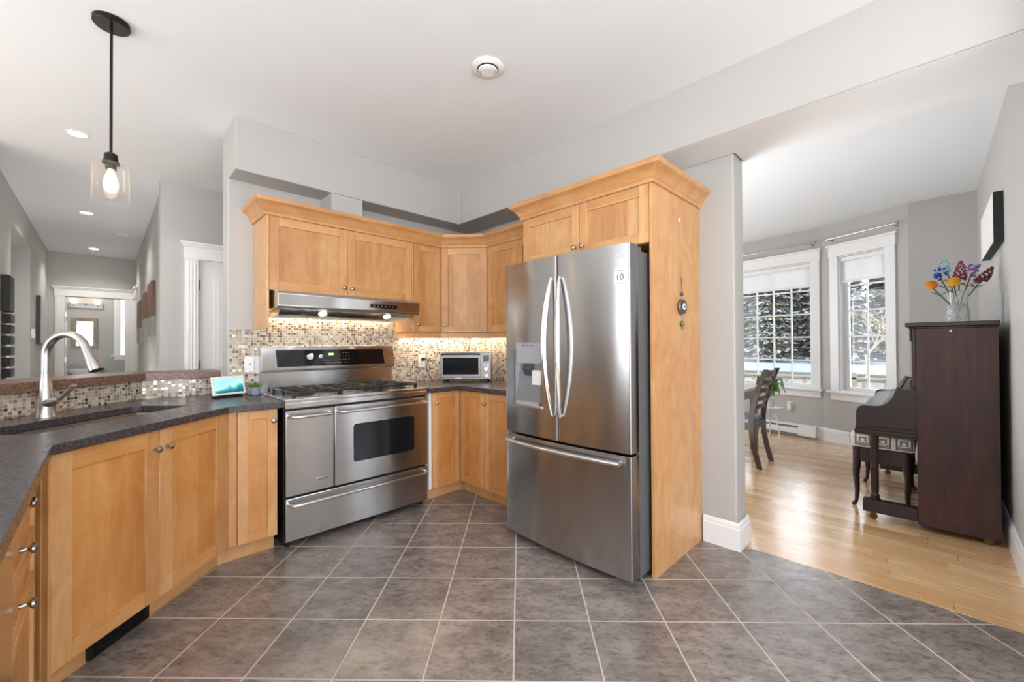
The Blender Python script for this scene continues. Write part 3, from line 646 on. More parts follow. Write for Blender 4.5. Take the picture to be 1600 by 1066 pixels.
# ------------------------------------------------------------------ range
t = thing('range', 'wide stainless gas range with two ovens and black grates', 'range', (0.788, 2.78, 0))
RW = 1.022
MB().box(0.0, RW, 0.035, 0.60, 0.03, 0.90).obj('body', BLACK, t, 0.002)
m = MB().box(0.0, RW, 0.0, 0.60, 0.898, 0.920).box(0.0, RW, 0.0, 0.03, 0.862, 0.898); m.obj('cooktop', STEEL, t, 0.004)
def handle_bar(m, x0, x1, z, y=-0.055, r=0.010, droop=0.0):
    m.tube([(x0, 0, z), (x0+0.004, y*0.55, z), (x0+0.018, y*0.92, z), (x0+0.045, y, z), (x1-0.045, y, z), (x1-0.018, y*0.92, z), (x1-0.004, y*0.55, z), (x1, 0, z)], r, 12)
dl = MB().box(0.004, 0.296, 0.0, 0.035, 0.322, 0.848).obj('left_oven_door', STEEL, t, 0.004)
handle_bar(mm := MB(), 0.022, 0.276, 0.813); mm.obj('handle', STEEL_P, dl)
bd = MB().box(0.185, 0.272, -0.003, 0, 0.382, 0.402).obj('badge', STEEL_P, dl, 0.001)
text('KENMORE', 0.015, BLACK, bd, (0.2285, -0.0035, 0.392), (PI/2, 0, 0))
dr = MB().box(0.302, RW-0.004, 0.0, 0.035, 0.322, 0.848).obj('right_oven_door', STEEL, t, 0.004)
handle_bar(mm := MB(), 0.320, RW-0.020, 0.813); mm.obj('handle', STEEL_P, dr)
wv = MB(); x0, x1, z0, z1, cr = 0.428, 0.900, 0.455, 0.715, 0.02
poly = []
for cxx, czz, a0 in ((x1-cr, z1-cr, 0), (x0+cr, z1-cr, 90), (x0+cr, z0+cr, 180), (x1-cr, z0+cr, 270)):
    for k_ in range(5): a = math.radians(a0+k_*22.5); poly.append((cxx+cr*math.cos(a), czz+cr*math.sin(a)))
def yprism(m, poly, y0, y1, mi=0):
    n = len(poly); m.add([(x, y0, z) for x, z in poly]+[(x, y1, z) for x, z in poly], [tuple(range(n)), tuple(range(2*n-1, n-1, -1))]+[(i, i+n, (i+1) % n+n, (i+1) % n) for i in range(n)], mi)
yprism(wv, poly, -0.003, 0.001); wo = wv.obj('oven_window', OVENG, dr)
wr_ = MB(); sc_ = [((x-0.664)*1.012+0.664, (z-0.585)*1.02+0.585) for x, z in poly]; yprism(wr_, sc_, -0.0015, 0.0); wr_.obj('window_trim', STEEL_P, dr)
dw = MB().box(0.004, RW-0.004, 0.0, 0.035, 0.045, 0.308).obj('drawer', STEEL, t, 0.004)
handle_bar(mm := MB(), 0.022, RW-0.020, 0.272, -0.05); mm.obj('handle', STEEL_P, dw)
for x in (0.03, RW-0.03): MB().lathe([(0.012, 0), (0.016, 0.004), (0.010, 0.01), (0.010, 0.035)], (x, 0.06, 0), 12).obj('foot', BLACK, t)
# back guard
MB().xprism([(0.565, 0.92), (0.61, 0.92), (0.61, 1.25), (0.545, 1.25), (0.540, 1.235), (0.515, 1.085), (0.520, 1.068), (0.565, 1.062)], 0.0, RW).obj('backguard', STEEL, t, 0.002)
def bgy(z): return 0.5155+(z-1.085)*(0.540-0.515)/0.15-0.002
cp = MB(); cp.add([(0.098, bgy(1.098), 1.098), (0.928, bgy(1.098), 1.098), (0.918, bgy(1.222), 1.222), (0.092, bgy(1.222), 1.222),
                   (0.098, bgy(1.098)+0.006, 1.098), (0.928, bgy(1.098)+0.006, 1.098), (0.918, bgy(1.222)+0.006, 1.222), (0.092, bgy(1.222)+0.006, 1.222)],
                  [(0, 1, 2, 3), (4, 7, 6, 5), (0, 4, 5, 1), (1, 5, 6, 2), (2, 6, 7, 3), (3, 7, 4, 0)])
cpo = cp.obj('control_panel', BLACKG, t, smooth=False)
MB().lathe([(0.026, 0), (0.026, 0.012), (0.022, 0.016), (0, 0.017)], (0.323, bgy(1.17), 1.17), 20, 0, 'Y').obj('dial', STEEL_P, cpo)
MB().lathe([(0.015, 0), (0.015, 0.010), (0, 0.011)], (0.400, bgy(1.17), 1.17), 16, 0, 'Y').obj('dial', STEEL_P, cpo)
LEDG = emis('green_led', (0.45, 0.8, 0.25, 1), 1.5)
MB().box(0.462, 0.500, bgy(1.185)-0.0012, bgy(1.185)+0.001, 1.178, 1.194).obj('display', LEDG, cpo)
KEYM = pm('keypad_print', c8(120, 118, 112), 0.5)
for j in range(4):
    for i in range(3): MB().box(0.575+i*0.022, 0.583+i*0.022, bgy(1.12+j*0.025)-0.001, bgy(1.12+j*0.025)+0.001, 1.117+j*0.025, 1.122+j*0.025).obj('key', KEYM, cpo)
for i in range(8):
    for j in range(2): MB().box(0.425+i*0.017, 0.436+i*0.017, bgy(1.12+j*0.02)-0.001, bgy(1.12+j*0.02)+0.001, 1.118+j*0.02, 1.122+j*0.02).obj('key', KEYM, cpo)
# burners and grates
for bx_, by_, rr in ((0.17, 0.16, 0.042), (0.17, 0.40, 0.035), (0.41, 0.28, 0.05), (0.62, 0.16, 0.035), (0.62, 0.40, 0.042), (0.86, 0.16, 0.045), (0.86, 0.40, 0.035)):
    MB().lathe([(rr+0.012, 0.920), (rr+0.012, 0.926), (rr, 0.930), (rr, 0.938), (0, 0.940)], (bx_, by_, 0), 22).obj('burner', [IRON], t)
for gx0, gx1 in ((0.07, 0.355), (0.365, 0.650), (0.660, 0.945)):
    g = MB(); zt = 0.956; y0, y1 = 0.055, 0.505; bw_ = 0.006
    for y in (y0, y1): g.box(gx0, gx1, y-bw_, y+bw_, zt-0.012, zt)
    for x in (gx0, gx1): g.box(x-bw_, x+bw_, y0, y1, zt-0.012, zt)
    xm = (gx0+gx1)/2; g.box(xm-bw_, xm+bw_, y0, y1, zt-0.006, zt+0.004); g.box(gx0, gx1, 0.28-bw_, 0.28+bw_, zt-0.006, zt+0.004)
    for yc in (0.165, 0.395):
        g.box(gx0+0.02, xm-0.035, yc-bw_, yc+bw_, zt-0.008, zt+0.004); g.box(xm+0.035, gx1-0.02, yc-bw_, yc+bw_, zt-0.008, zt+0.004)
        for sx_ in (-1, 1):
            for sy_ in (-1, 1): g.tube([(xm+sx_*0.12, yc+sy_*0.09, zt-0.004), (xm+sx_*0.04, yc+sy_*0.035, zt+0.001)], 0.006, 6)
    for x in (gx0, gx1):
        for y in (y0, y1, 0.28): g.box(x-0.009, x+0.009, y-0.009, y+0.009, 0.9205, zt)
    g.obj('grate', IRON, t, 0.0015, seg=1)

# ------------------------------------------------------------------ range hood
t = thing('range_hood', 'stainless under-cabinet range hood above the stove', 'range hood', (0.79, 2.93, 0))
HW = 1.045
prof = [(0.155, 1.622), (0.10, 1.622), (0.012, 1.604), (0.0, 1.592), (0.0, 1.515), (0.012, 1.502), (0.06, 1.495), (0.06, 1.50), (0.155, 1.50)]
MB().xprism([(0.44, 1.622), (0.10, 1.622), (0.012, 1.606), (0.0, 1.592), (0.0, 1.512), (0.012, 1.500), (0.44, 1.500)], 0.0, HW).obj('canopy', STEEL, t, 0.004)
MB().xprism([(0.40, 1.499), (0.055, 1.499), (0.13, 1.452), (0.40, 1.452)], 0.03, HW-0.06).obj('filter_housing', STEEL_P, t, 0.003)
cpn = MB().box(0.62, 0.84, -0.003, 0.001, 1.535, 1.562).obj('control_panel', BLACKG, t, 0.001)
for i in range(6): MB().box(0.645+i*0.03, 0.658+i*0.03, -0.0045, -0.002, 1.546, 1.552).obj('button', KEYM, cpn)
HL = emis('hood_lamp', (1.0, 0.93, 0.82, 1), 5)
for x in (0.31, 0.80):
    MB().lathe([(0, -0.003), (0.026, -0.003), (0.028, 0.0), (0.028, 0.002), (0, 0.002)], (0, 0, 0), 20).obj('lamp', HL, t, loc=(x, 0.088, 1.4775), rot=(-0.56, 0, 0))
    lo = light('hood_light', 'SPOT', (0.79+x, 2.93+0.10, 1.470), 1.2, (1, 0.9, 0.75), spot=2.2, radius=0.012)
# ------------------------------------------------------------------ under-cabinet strips
STRIP = emis('warm_led_strip', (1.0, 0.83, 0.58, 1), 8)
def strip(x0, x1, y0, y1, z, lab):
    tag(MB().box(x0, x1, y0, y1, z-0.006, z).obj('led_light_strip', STRIP), lab, 'light strip')
strip(0.80, 1.84, 3.372, 3.384, 1.498, 'glowing warm light strip behind the range hood')
strip(1.91, 2.13, 3.30, 3.312, 1.362, 'glowing warm light strip under the narrow wall cabinet')
strip(2.18, 2.66, 3.34, 3.352, 1.362, 'glowing warm light strip under the diagonal corner cabinet')
strip(2.66, 2.672, 2.05, 3.30, 1.362, 'glowing warm light strip beside the refrigerator wall')
light('strip_glow_range', 'AREA', (1.30, 3.375, 1.488), 3.4, (1, 0.82, 0.58), 1.0, (0, 0, 0), 0.02)
light('strip_glow_corner', 'AREA', (2.3, 3.32, 1.352), 4.2, (1, 0.84, 0.64), 0.8, (0, 0, 0), 0.02)
light('strip_glow_side', 'AREA', (2.65, 2.62, 1.352), 4.2, (1, 0.84, 0.64), 0.02, (0, 0, 0), 1.2)

# ------------------------------------------------------------------ refrigerator (faces -x): local x -> -y , local y -> +x
t = thing('refrigerator', 'stainless french door refrigerator with ice dispenser', 'refrigerator', (1.985, 1.984, 0), -PI/2)
FW = 0.914
MB().box(0.006, FW-0.006, 0.0, 0.70, 0.03, 1.745).obj('cabinet', GREYSIDE, t, 0.004)
def bulge(x): return -0.085-0.026*(1-((x-FW/2)/(FW/2))**2)
def curved_door(x0, x1, z0, z1, notch=None):
    m = MB(); xs = [x0, x0+0.0015, x0+0.004]+[x0+0.008+(x1-x0-0.016)*i/18 for i in range(19)]+[x1-0.004, x1-0.0015, x1]; N = len(xs)-1
    def fy(x, edge):
        return bulge(x)+(0.010 if edge else 0)
    front = []
    for i, x in enumerate(xs):
        e = min(x-x0, x1-x); front.append(bulge(x)+(0.007-math.sqrt(max(0, 0.007**2-(0.007-e)**2)) if e < 0.007 else 0))
    vs = []
    for z in (z0, z1):
        vs += [(x, y, z) for x, y in zip(xs, front)]+[(x, -0.004, z) for x in xs]
    n = N+1; fs = []
    for i in range(N):
        fs += [(i, i+1, 2*n+i+1, 2*n+i), (n+i+1, n+i, 3*n+i, 3*n+i+1), (2*n+i, 2*n+i+1, 3*n+i+1, 3*n+i), (i+1, i, n+i, n+i+1)]
    fs += [(0, 2*n, 3*n, n), (N, n+N, 3*n+N, 2*n+N)]
    return m.add(vs, fs)
GAPX = FW/2
dL = curved_door(0.0, GAPX-0.003, 0.690, 1.772).obj('left_door', STEEL_F, t, 0.003)
dR = curved_door(GAPX+0.003, FW, 0.690, 1.772).obj('right_door', STEEL_F, t, 0.003)
dF = curved_door(0.0, FW, 0.045, 0.676).obj('freezer_drawer', STEEL_F, t, 0.003)
def bow_handle(xc, z0, z1, parent, side):
    m = MB(); N = 16; pts = []
    for i in range(N+1):
        f = i/N; z = z0+(z1-z0)*f; o = math.sin(PI*f)
        pts.append((xc+side*0.022*o, bulge(xc)-0.012-0.048*o**0.8, z))
    m.tube(pts, [0.009+0.007*math.sin(PI*i/N)**0.5 if 0 < i < N else 0.009 for i in range(N+1)], 12, flat=1.3)
    m.tube([(xc, bulge(xc)+0.01, z0+0.012), pts[0]], 0.009, 8).tube([(xc, bulge(xc)+0.01, z1-0.012), pts[-1]], 0.009, 8)
    return m.obj('handle', STEEL_P, parent)
bow_handle(GAPX-0.030, 0.835, 1.640, dL, -1); bow_handle(GAPX+0.030, 0.835, 1.640, dR, 1)
m = MB(); pts = []
for i in range(21):
    f = i/20; x = 0.045+0.824*f; pts.append((x, bulge(x)-0.03-0.014*math.sin(PI*f), 0.640-0.0*f))
m.tube(pts, 0.019, 14, flat=0.75)
for x in (0.06, 0.854): m.tube([(x, bulge(x)+0.01, 0.640), (x, bulge(x)-0.03, 0.640)], 0.010, 8)
m.obj('handle', STEEL_P, dF)
# dispenser
DISP = pm('dispenser_grey', c8(168, 172, 178), 0.35, 0.3, 0.02); DISPD = pm('dispenser_dark', c8(70, 74, 80), 0.4, 0.2)
dx0, dx1 = 0.105, 0.345; yb = bulge(0.225)
d0 = MB().box(dx0, dx1, yb-0.004, yb+0.02, 0.870, 1.20).obj('dispenser', DISP, dL, 0.003)
MB().box(dx0+0.022, dx1-0.006, yb-0.016, yb-0.004, 1.135, 1.265).obj('control_panel', DISP, d0, 0.003)
text('Filter   Ice   Water', 0.012, DISPD, d0, (dx0+0.128, yb-0.0168, 1.245), (PI/2, 0, 0))
MB().box(dx0, dx0+0.012, yb-0.010, yb-0.003, 0.870, 1.22).obj('side_rim', GREYSIDE, d0, 0.002)
MB().add([(dx0+0.012, yb-0.0045, 0.90), (dx1-0.006, yb-0.0045, 0.90), (dx1-0.006, yb-0.0045, 1.13), (dx0+0.05, yb-0.0045, 1.13)], [(0, 1, 2, 3)]).obj('recess_panel', pm('dispenser_recess', c8(150, 156, 164), 0.25, 0.5), d0, smooth=False)
MB().add([(dx0+0.085, yb-0.022, 1.10), (dx0+0.165, yb-0.022, 1.10), (dx0+0.15, yb-0.012, 1.06), (dx0+0.10, yb-0.012, 1.06), (dx0+0.08, yb-0.006, 1.134), (dx0+0.17, yb-0.006, 1.134)],
         [(0, 1, 5, 4), (0, 3, 2, 1), (0, 4, 3), (1, 2, 5)]).obj('chute', DISPD, d0, smooth=False)
MB().box(dx0+0.155, dx0+0.225, yb-0.012, yb-0.005, 1.005, 1.095).obj('water_paddle', WHITEP, d0, 0.004)
MB().box(dx0, dx1, yb-0.012, yb+0.0, 0.862, 0.878).obj('drip_tray', STEEL_P, d0, 0.003)
# logo, sticker
lm = pm('logo_silver', c8(210, 210, 214), 0.3, 0.4)
yl = bulge(0.865)
text('LG', 0.024, lm, dR, (0.872, yl-0.0015, 1.706), (PI/2, 0, math.radians(6)))
MB().lathe([(0.009, 0), (0.009, 0.0015), (0, 0.0015)], (0.842, bulge(0.842), 1.706), 16, 0, 'Y').obj('logo_disc', lm, dR)
ys = bulge(0.862)-0.0015
st = MB().box(-0.031, 0.031, -0.0006, 0.0006, -0.041, 0.041).obj('sticker', WHITEP, dR, loc=(0.860, ys-0.0005, 1.600), rot=(0, 0, math.radians(6)))
text('10', 0.046, BLACK, st, (0, -0.001, -0.004), (PI/2, 0, 0)); text('YEAR WARRANTY', 0.0075, BLACK, st, (0, -0.001, 0.031), (PI/2, 0, 0)); text('COMPRESSOR', 0.0075, BLACK, st, (0, -0.001, -0.034), (PI/2, 0, 0))
MB().box(0.012, 0.10, -0.06, 0.06, 1.746, 1.770).obj('hinge_cover', GREYSIDE, t, 0.004); MB().box(FW-0.10, FW-0.012, -0.06, 0.06, 1.746, 1.770).obj('hinge_cover', GREYSIDE, t, 0.004)
for x in (0.06, FW-0.06): MB().lathe([(0.022, 0), (0.022, 0.03)], (x, 0.03, 0), 14).obj('foot', BLACK, t)
MB().box(0.02, FW-0.02, 0.01, 0.03, 0.012, 0.045).obj('kick_grille', BLACK, t)
MB().box(GAPX-0.02, GAPX+0.02, -0.0035, 0.0, 0.70, 1.74).box(0.02, FW-0.02, -0.0035, 0.0, 0.66, 0.70).obj('door_gasket', BLACK, t)  # black strips behind the door gaps stand in for the shade there

# ------------------------------------------------------------------ toaster oven on the corner worktop
t = thing('toaster_oven', 'stainless toaster oven in the corner of the dark worktop', 'toaster oven', (2.192, 3.168, 0.912), -PI/4)
TW = 0.475
TSTEEL = pm('toaster_satin_steel', (0.30, 0.30, 0.31, 1), 0.32, 1.0, 0.02)
MB().box(0, TW, 0.006, 0.25, 0.022, 0.275).obj('body', TSTEEL, t, 0.008)
fr_ = MB().box(0.004, TW-0.096, -0.006, 0.006, 0.045, 0.252).obj('door', TSTEEL, t, 0.004)
MB().box(0.030, TW-0.118, -0.0085, -0.004, 0.070, 0.222).obj('door_window', OVENG, fr_, 0.002)
m = MB(); m.tube([(0.02, -0.004, 0.250), (0.02, -0.028, 0.256), (0.06, -0.036, 0.257), (TW-0.15, -0.036, 0.257), (TW-0.11, -0.028, 0.256), (TW-0.11, -0.004, 0.250)], 0.007, 10); m.obj('handle', BLACK, fr_)
MB().box(TW-0.075, TW-0.022, -0.0, 0.007, 0.190, 0.245).obj('display', pm('lcd_grey_green', c8(92, 112, 104), 0.3), t, 0.001)
for z in (0.118, 0.055): MB().lathe([(0.021, 0), (0.021, 0.018), (0.017, 0.022), (0, 0.022)], (TW-0.048, 0.006, z), 20, 0, 'Y').obj('dial', STEEL_P, t)
for x in (TW-0.066, TW-0.030): MB().lathe([(0.007, 0), (0.007, 0.006), (0, 0.006)], (x, 0.006, 0.155), 12, 0, 'Y').obj('button', STEEL_P, t)
MB().box(0.14, 0.20, 0.001, 0.007, 0.032, 0.042).obj('badge', WHITEP, t)
for x in (0.04, TW-0.04):
    for y in (0.03, 0.22): MB().lathe([(0.012, 0.0005), (0.012, 0.024)], (x, y, 0), 12).obj('foot', BLACK, t)
# outlets
def outlet(loc, rz, lab, plug=False):
    t = thing('wall_outlet', lab, 'outlet', loc, rz)
    MB().box(-0.036, 0.036, -0.006, 0, -0.058, 0.058).obj('cover_plate', WHITEP, t, 0.003)
    for z in (-0.022, 0.022):
        MB().box(-0.017, 0.017, -0.008, -0.005, z-0.014, z+0.014).box(-0.008, -0.005, -0.009, -0.007, z-0.004, z+0.006, 1).box(0.005, 0.008, -0.009, -0.007, z-0.004, z+0.006, 1).obj('socket', [WHITEP, BLACK], t)
    return t
outlet((2.14, 3.3905, 1.10), 0, 'white wall outlet on the mosaic left of the toaster oven')
outlet((0.755, 3.3905, 1.115), 0, 'white wall outlet on the mosaic left of the range')
m = MB().tube([(2.145, 3.375, 1.12), (2.16, 3.345, 1.125), (2.185, 3.34, 1.10), (2.16, 3.345, 1.05), (2.18, 3.335, 0.98), (2.22, 3.32, 0.923)], 0.004, 8); m.box(2.132, 2.158, 3.358, 3.3805, 1.106, 1.136)
tag(m.obj('power_cord', BLACK), 'black power cord plugged in behind the toaster oven', 'cord')
t = thing('plug_in_adapter', 'white plug-in adapter on the outlet beside the range', 'adapter', (0.725, 3.355, 1.12))
MB().box(-0.030, 0.030, -0.012, 0.025, -0.055, 0.055).obj('housing', WHITEP, t, 0.008)
MB().box(-0.004, 0.004, -0.0135, -0.011, 0.0, 0.006).box(0.003, 0.010, -0.0135, -0.011, 0.008, 0.013).obj('socket_slots', BLACK, t)

# smart display
def screen():
    t = NT('tablet_screen_landscape'); v = t.coord((1/0.16, 1, 1/0.085)); sp = t.new('SeparateXYZ'); t.link(v, sp.inputs[0])
    n = t.noise(t.coord((1, 1, 1)), 22, 3); h = t.math('ADD', sp.outputs[2], t.math('MULTIPLY', t.math('SUBTRACT', n.outputs[0], 0.5), 0.9))
    h2 = t.math('ADD', h, t.math('MULTIPLY', sp.outputs[0], -0.35))
    c = t.ramp(h2, [(0.15, c8(20, 86, 96)), (0.36, c8(36, 138, 146)), (0.52, c8(92, 186, 188)), (0.7, c8(196, 226, 226)), (0.9, c8(150, 214, 216))])
    t.set(Base_Color=c, Emission_Color=c, Emission_Strength=0.55, Roughness=0.15); return t.m
t = thing('smart_display', 'small white smart display showing a teal landscape', 'smart display', (0.700, 3.435, 0.912), math.radians(20))
# stands on the worktop, leaning back
m = MB().box(-0.105, 0.105, -0.009, 0.0, 0.0, 0.125); m.xf(Matrix.Translation((0, 0, 0.016)) @ Matrix.Rotation(-0.22, 4, 'X')); m.obj('bezel', WHITEP, t, 0.004)
m = MB().box(-0.09, 0.09, -0.0105, -0.009, 0.014, 0.111)
so = m.obj('screen', screen(), t, smooth=False, loc=(0, 0, 0.016), rot=(-0.22, 0, 0))
MB().box(-0.085, 0.085, -0.004, 0.05, 0.0005, 0.016).obj('stand', BLACK, t, 0.003)
# place
t.location = (0.595, 3.285, 0.912)
# succulent
t = thing('potted_plant', 'small green succulent in a frosted grey pot', 'plant', (0.748, 3.300, 0.912))
MB().lathe([(0.026, 0), (0.031, 0.003), (0.033, 0.055), (0.030, 0.055), (0.030, 0.046), (0, 0.046)], (0, 0, 0.0005), 24).obj('pot', pm('frosted_pot', c8(128, 136, 150), 0.3), t)
m = MB()
for i in range(60):
    a = random.random()*2*PI; r = random.random()*0.028; tilt = 0.3+r*28; L = 0.018+random.random()*0.02
    p = Vector((math.cos(a)*r*0.8, math.sin(a)*r*0.8, 0.046)); d_ = Vector((math.cos(a)*math.sin(tilt), math.sin(a)*math.sin(tilt), math.cos(tilt)))
    m.tube([p, p+d_*L*0.5+Vector((0, 0, 0.006)), p+d_*L+Vector((0, 0, 0.012))], [0.003, 0.0042, 0.0006], 5)
m.obj('leaves', GREEN, t)

# hanging ornament on the end panel (faces -y)
BLUEG = pm('dark_blue_bead', c8(26, 40, 84), 0.15); PEW = pm('antique_pewter', c8(120, 116, 112), 0.35, 0.8, 0.3, 80)
t = thing('hanging_ornament', 'blue evil eye ornament hanging on the maple end panel', 'ornament', (2.43, 1.038, 1.47))
yo = -0.009
MB().tube([(-0.004, yo+0.004, 0.175), (-0.002, yo, 0.10), (0, yo, 0.065)], 0.0022, 6).obj('cord', pm('twine', c8(120, 92, 60), 0.8), t)
MB().ball((0, yo, 0.075), 0.011).obj('bead', PEW, t)
m = MB().lathe([(0.046, -0.006), (0.048, 0.0), (0.044, 0.007), (0, 0.007)], (0, yo, 0), 28, 0, 'Y')
for i in range(16): a = i*PI/8; m.ball((math.cos(a)*0.040, yo-0.008, math.sin(a)*0.040), 0.0055, 8)
m.obj('medallion', PEW, t)
MB().lathe([(0.030, 0.0), (0.028, 0.010), (0, 0.010)], (0.0, yo, 0), 24, 0, 'Y').obj('blue_rim', BLUEG, t)
MB().lathe([(0.020, 0.0), (0.019, 0.013), (0, 0.013)], (0.0, yo, 0), 24, 0, 'Y').obj('white_eye', CERAM, t)
MB().lathe([(0.006, 0.0), (0.006, 0.015), (0, 0.015)], (0.0, yo, 0), 16, 0, 'Y').obj('pupil', BLUEG, t)
MB().tube([(0, yo, -0.045), (0, yo, -0.085)], 0.0015, 6).obj('cord', PEW, t)
m = MB().ball((0, yo, -0.10), 0.013, 12, 0, 1.4); m.tube([(-0.005, yo, -0.112), (-0.006, yo, -0.135)], 0.002, 5).tube([(0.006, yo, -0.112), (0.008, yo, -0.135)], 0.002, 5); m.obj('pendant_bead', pm('green_brass', c8(124, 128, 96), 0.35, 0.6, 0.3), t)

# ------------------------------------------------------------------ ceiling fittings
t = thing('ceiling_vent', 'round white ceiling vent in the kitchen ceiling', 'vent', (1.478, 1.675, H))
MB().lathe([(0.085, 0), (0.085, -0.008), (0.072, -0.016), (0.064, -0.018), (0.056, -0.014), (0.056, -0.002)], n=40).obj('outer_ring', WHITEP, t)
MB().lathe([(0.056, -0.002), (0.0, -0.002)], n=32).obj('throat', BLACK, t)
MB().lathe([(0.052, -0.018), (0.050, -0.026), (0.044, -0.028), (0.044, -0.020)], n=32).obj('inner_ring', WHITEP, t)
MB().lathe([(0, -0.030), (0.036, -0.030), (0.040, -0.026), (0.040, -0.016), (0, -0.012)], n=32).tube([(0, 0, -0.002), (0, 0, -0.014)], 0.008, 8).obj('disc', WHITEP, t)
LAMP = emis('downlight_lamp', (1.0, 0.97, 0.92, 1), 12)
def downlight(x, y, lab, e=14):
    t = thing('recessed_light', lab, 'ceiling light', (x, y, H))
    MB().lathe([(0.062, 0), (0.062, -0.004), (0.050, -0.005), (0.048, -0.001)], n=28).obj('trim_ring', WHITEP, t)
    MB().lathe([(0.048, -0.0015), (0, -0.0015)], n=24).obj('lens', LAMP, t)
    light('downlight', 'SPOT', (x, y, H-0.03), e, (1, 0.95, 0.88), spot=2.4, radius=0.05)
downlight(-0.146, 6.643, 'recessed ceiling light in the middle of the hall', 30)
downlight(-0.115, 9.0, 'recessed ceiling light at the far end of the hall', 30)
downlight(-0.139, 4.222, 'recessed ceiling light nearest the kitchen', 20)
for x, y in ((0.9, 0.9), (-1.6, 0.4), (-1.6, 2.6)): light('downlight', 'SPOT', (x, y, H-0.03), 14, (1, 0.96, 0.9), spot=2.6, radius=0.08)  # unseen lamps without fixtures, added as fill for kitchen and great room
def detector(x, y, lab):
    t = thing('smoke_detector', lab, 'smoke detector', (x, y, H))
    MB().lathe([(0.065, 0), (0.065, -0.012), (0.060, -0.018)], n=28).obj('base_plate', WHITEP, t)
    MB().lathe([(0.058, -0.018), (0.055, -0.032), (0.040, -0.038), (0, -0.038)], n=28).obj('cover', WHITEP, t)
detector(0.174, 7.576, 'round smoke detector on the right of the hall ceiling'); detector(-0.112, 9.42, 'round smoke detector by the far hall light')
# pendant
t = thing('pendant_light', 'clear glass cylinder pendant lamp on a bronze rod', 'pendant lamp', (0.020, 2.655, H))
MB().lathe([(0.066, 0), (0.066, -0.020), (0.062, -0.024), (0, -0.024)], n=36).obj('canopy', BRONZE, t)
MB().tube([(0, 0, -0.024), (0, 0, -0.625)], 0.0055, 12).obj('rod', BRONZE, t)
MB().lathe([(0.010, -0.610), (0.024, -0.620), (0.026, -0.650), (0.030, -0.652), (0.030, -0.664)], n=24).lathe([(0.020, -0.664), (0.020, -0.690)], n=20).obj('socket', BRONZE, t)
gs = MB().lathe([(0.022, -0.664), (0.058, -0.666), (0.064, -0.675), (0.065, -0.845)], n=40)
gs.f = gs.f[:-2]; gs.mi = gs.mi[:-2]
gs.obj('shade', PGLASS, t)
BULB = emis('filament_bulb', (1.0, 0.70, 0.38, 1), 9)
MB().lathe([(0.010, -0.690), (0.012, -0.700), (0.024, -0.735), (0.026, -0.765), (0.018, -0.79), (0, -0.80)], n=20).obj('bulb', BULB, t)

# ------------------------------------------------------------------ hall pictures
PHOTO = pm('photo_print', c8(48, 47, 46), 0.6, 0, 0.9, 45)
def hang(name, label, cat, y0, y1, z0, z1, th, fm, im, side='L', group=None, border=0.012):
    """frame on the left hall wall (x=-0.63, facing +x) or the right (x=0.385, facing -x)"""
    x = -0.63 if side == 'L' else 0.385; s = 1 if side == 'L' else -1
    t = thing(name, label, cat, (x, (y0+y1)/2, (z0+z1)/2), 0, group); hy, hz = (y1-y0)/2, (z1-z0)/2
    a, b = sorted((s*0.001, s*th)); MB().box(a, b, -hy, hy, -hz, hz).obj('frame', fm, t, 0.002)
    a, b = sorted((s*th, s*(th+0.002))); MB().box(a, b, -hy+border, hy-border, -hz+border, hz-border).obj('picture', im, t)
    return t
FR = pm('black_frame', c8(14, 13, 13), 0.55)
names = ['topmost', 'second from top', 'third from top', 'fourth from top', 'fifth from top', 'sixth from top', 'seventh from top', 'lowest']
hang('photo_block', 'tall black photo block, topmost in the hall column', 'picture', 5.56, 5.84, 1.565, 1.875, 0.05, FR, PHOTO, 'L', 'column of black photo blocks in the hall', 0.02)
zz = 1.545
for i in range(7):
    hang('photo_block', 'small black photo block, %s in the hall column' % names[i+1], 'picture', 5.62, 5.86, zz-0.075, zz, 0.05, FR, PHOTO, 'L', 'column of black photo blocks in the hall', 0.012)
    zz -= 0.0965
hang('picture_frame', 'wide dark framed canvas on the left hall wall', 'picture', 8.15, 8.95, 1.30, 1.93, 0.04, pm('dark_frame_edge', c8(70, 64, 58), 0.5), pm('pale_canvas', c8(190, 188, 184), 0.5), 'L', None, 0.004)
t = thing('thermostat', 'small white thermostat beside the alcove opening', 'thermostat', (-0.63, 7.68, 1.42))
MB().box(0.001, 0.028, -0.05, 0.05, -0.055, 0.055).obj('housing', WHITEP, t, 0.005); MB().box(0.028, 0.030, -0.03, 0.03, 0.0, 0.04).obj('display', pm('lcd_grey', c8(150, 156, 150), 0.3), t)
PW1 = dark_wood('reclaimed_brown', c8(104, 76, 62), c8(138, 106, 90), 0.6); PW2 = pm('weathered_grey_wood', c8(150, 146, 142), 0.6, 0, 0.15, 20)
def plaque(y0, y1, z0, z1, lab):
    t = thing('wood_wall_plaque', lab, 'wall art', (0.385, (y0+y1)/2, (z0+z1)/2), 0, 'wooden plaques on the right hall wall'); hy, hz = (y1-y0)/2, (z1-z0)/2
    MB().box(-0.035, -0.001, -hy, hy, -hz+0.22, hz).obj('brown_board', PW1, t, 0.002); MB().box(-0.033, -0.001, -hy, hy, -hz, -hz+0.218).obj('grey_board', PW2, t, 0.002)
plaque(5.72, 6.30, 1.36, 1.95, 'brown and grey wooden plaque, nearest on the hall wall')
plaque(6.75, 7.25, 1.38, 1.92, 'wooden plaque in the middle of the hall wall')
plaque(7.75, 8.35, 1.30, 1.90, 'wooden plaque farthest down the hall wall')

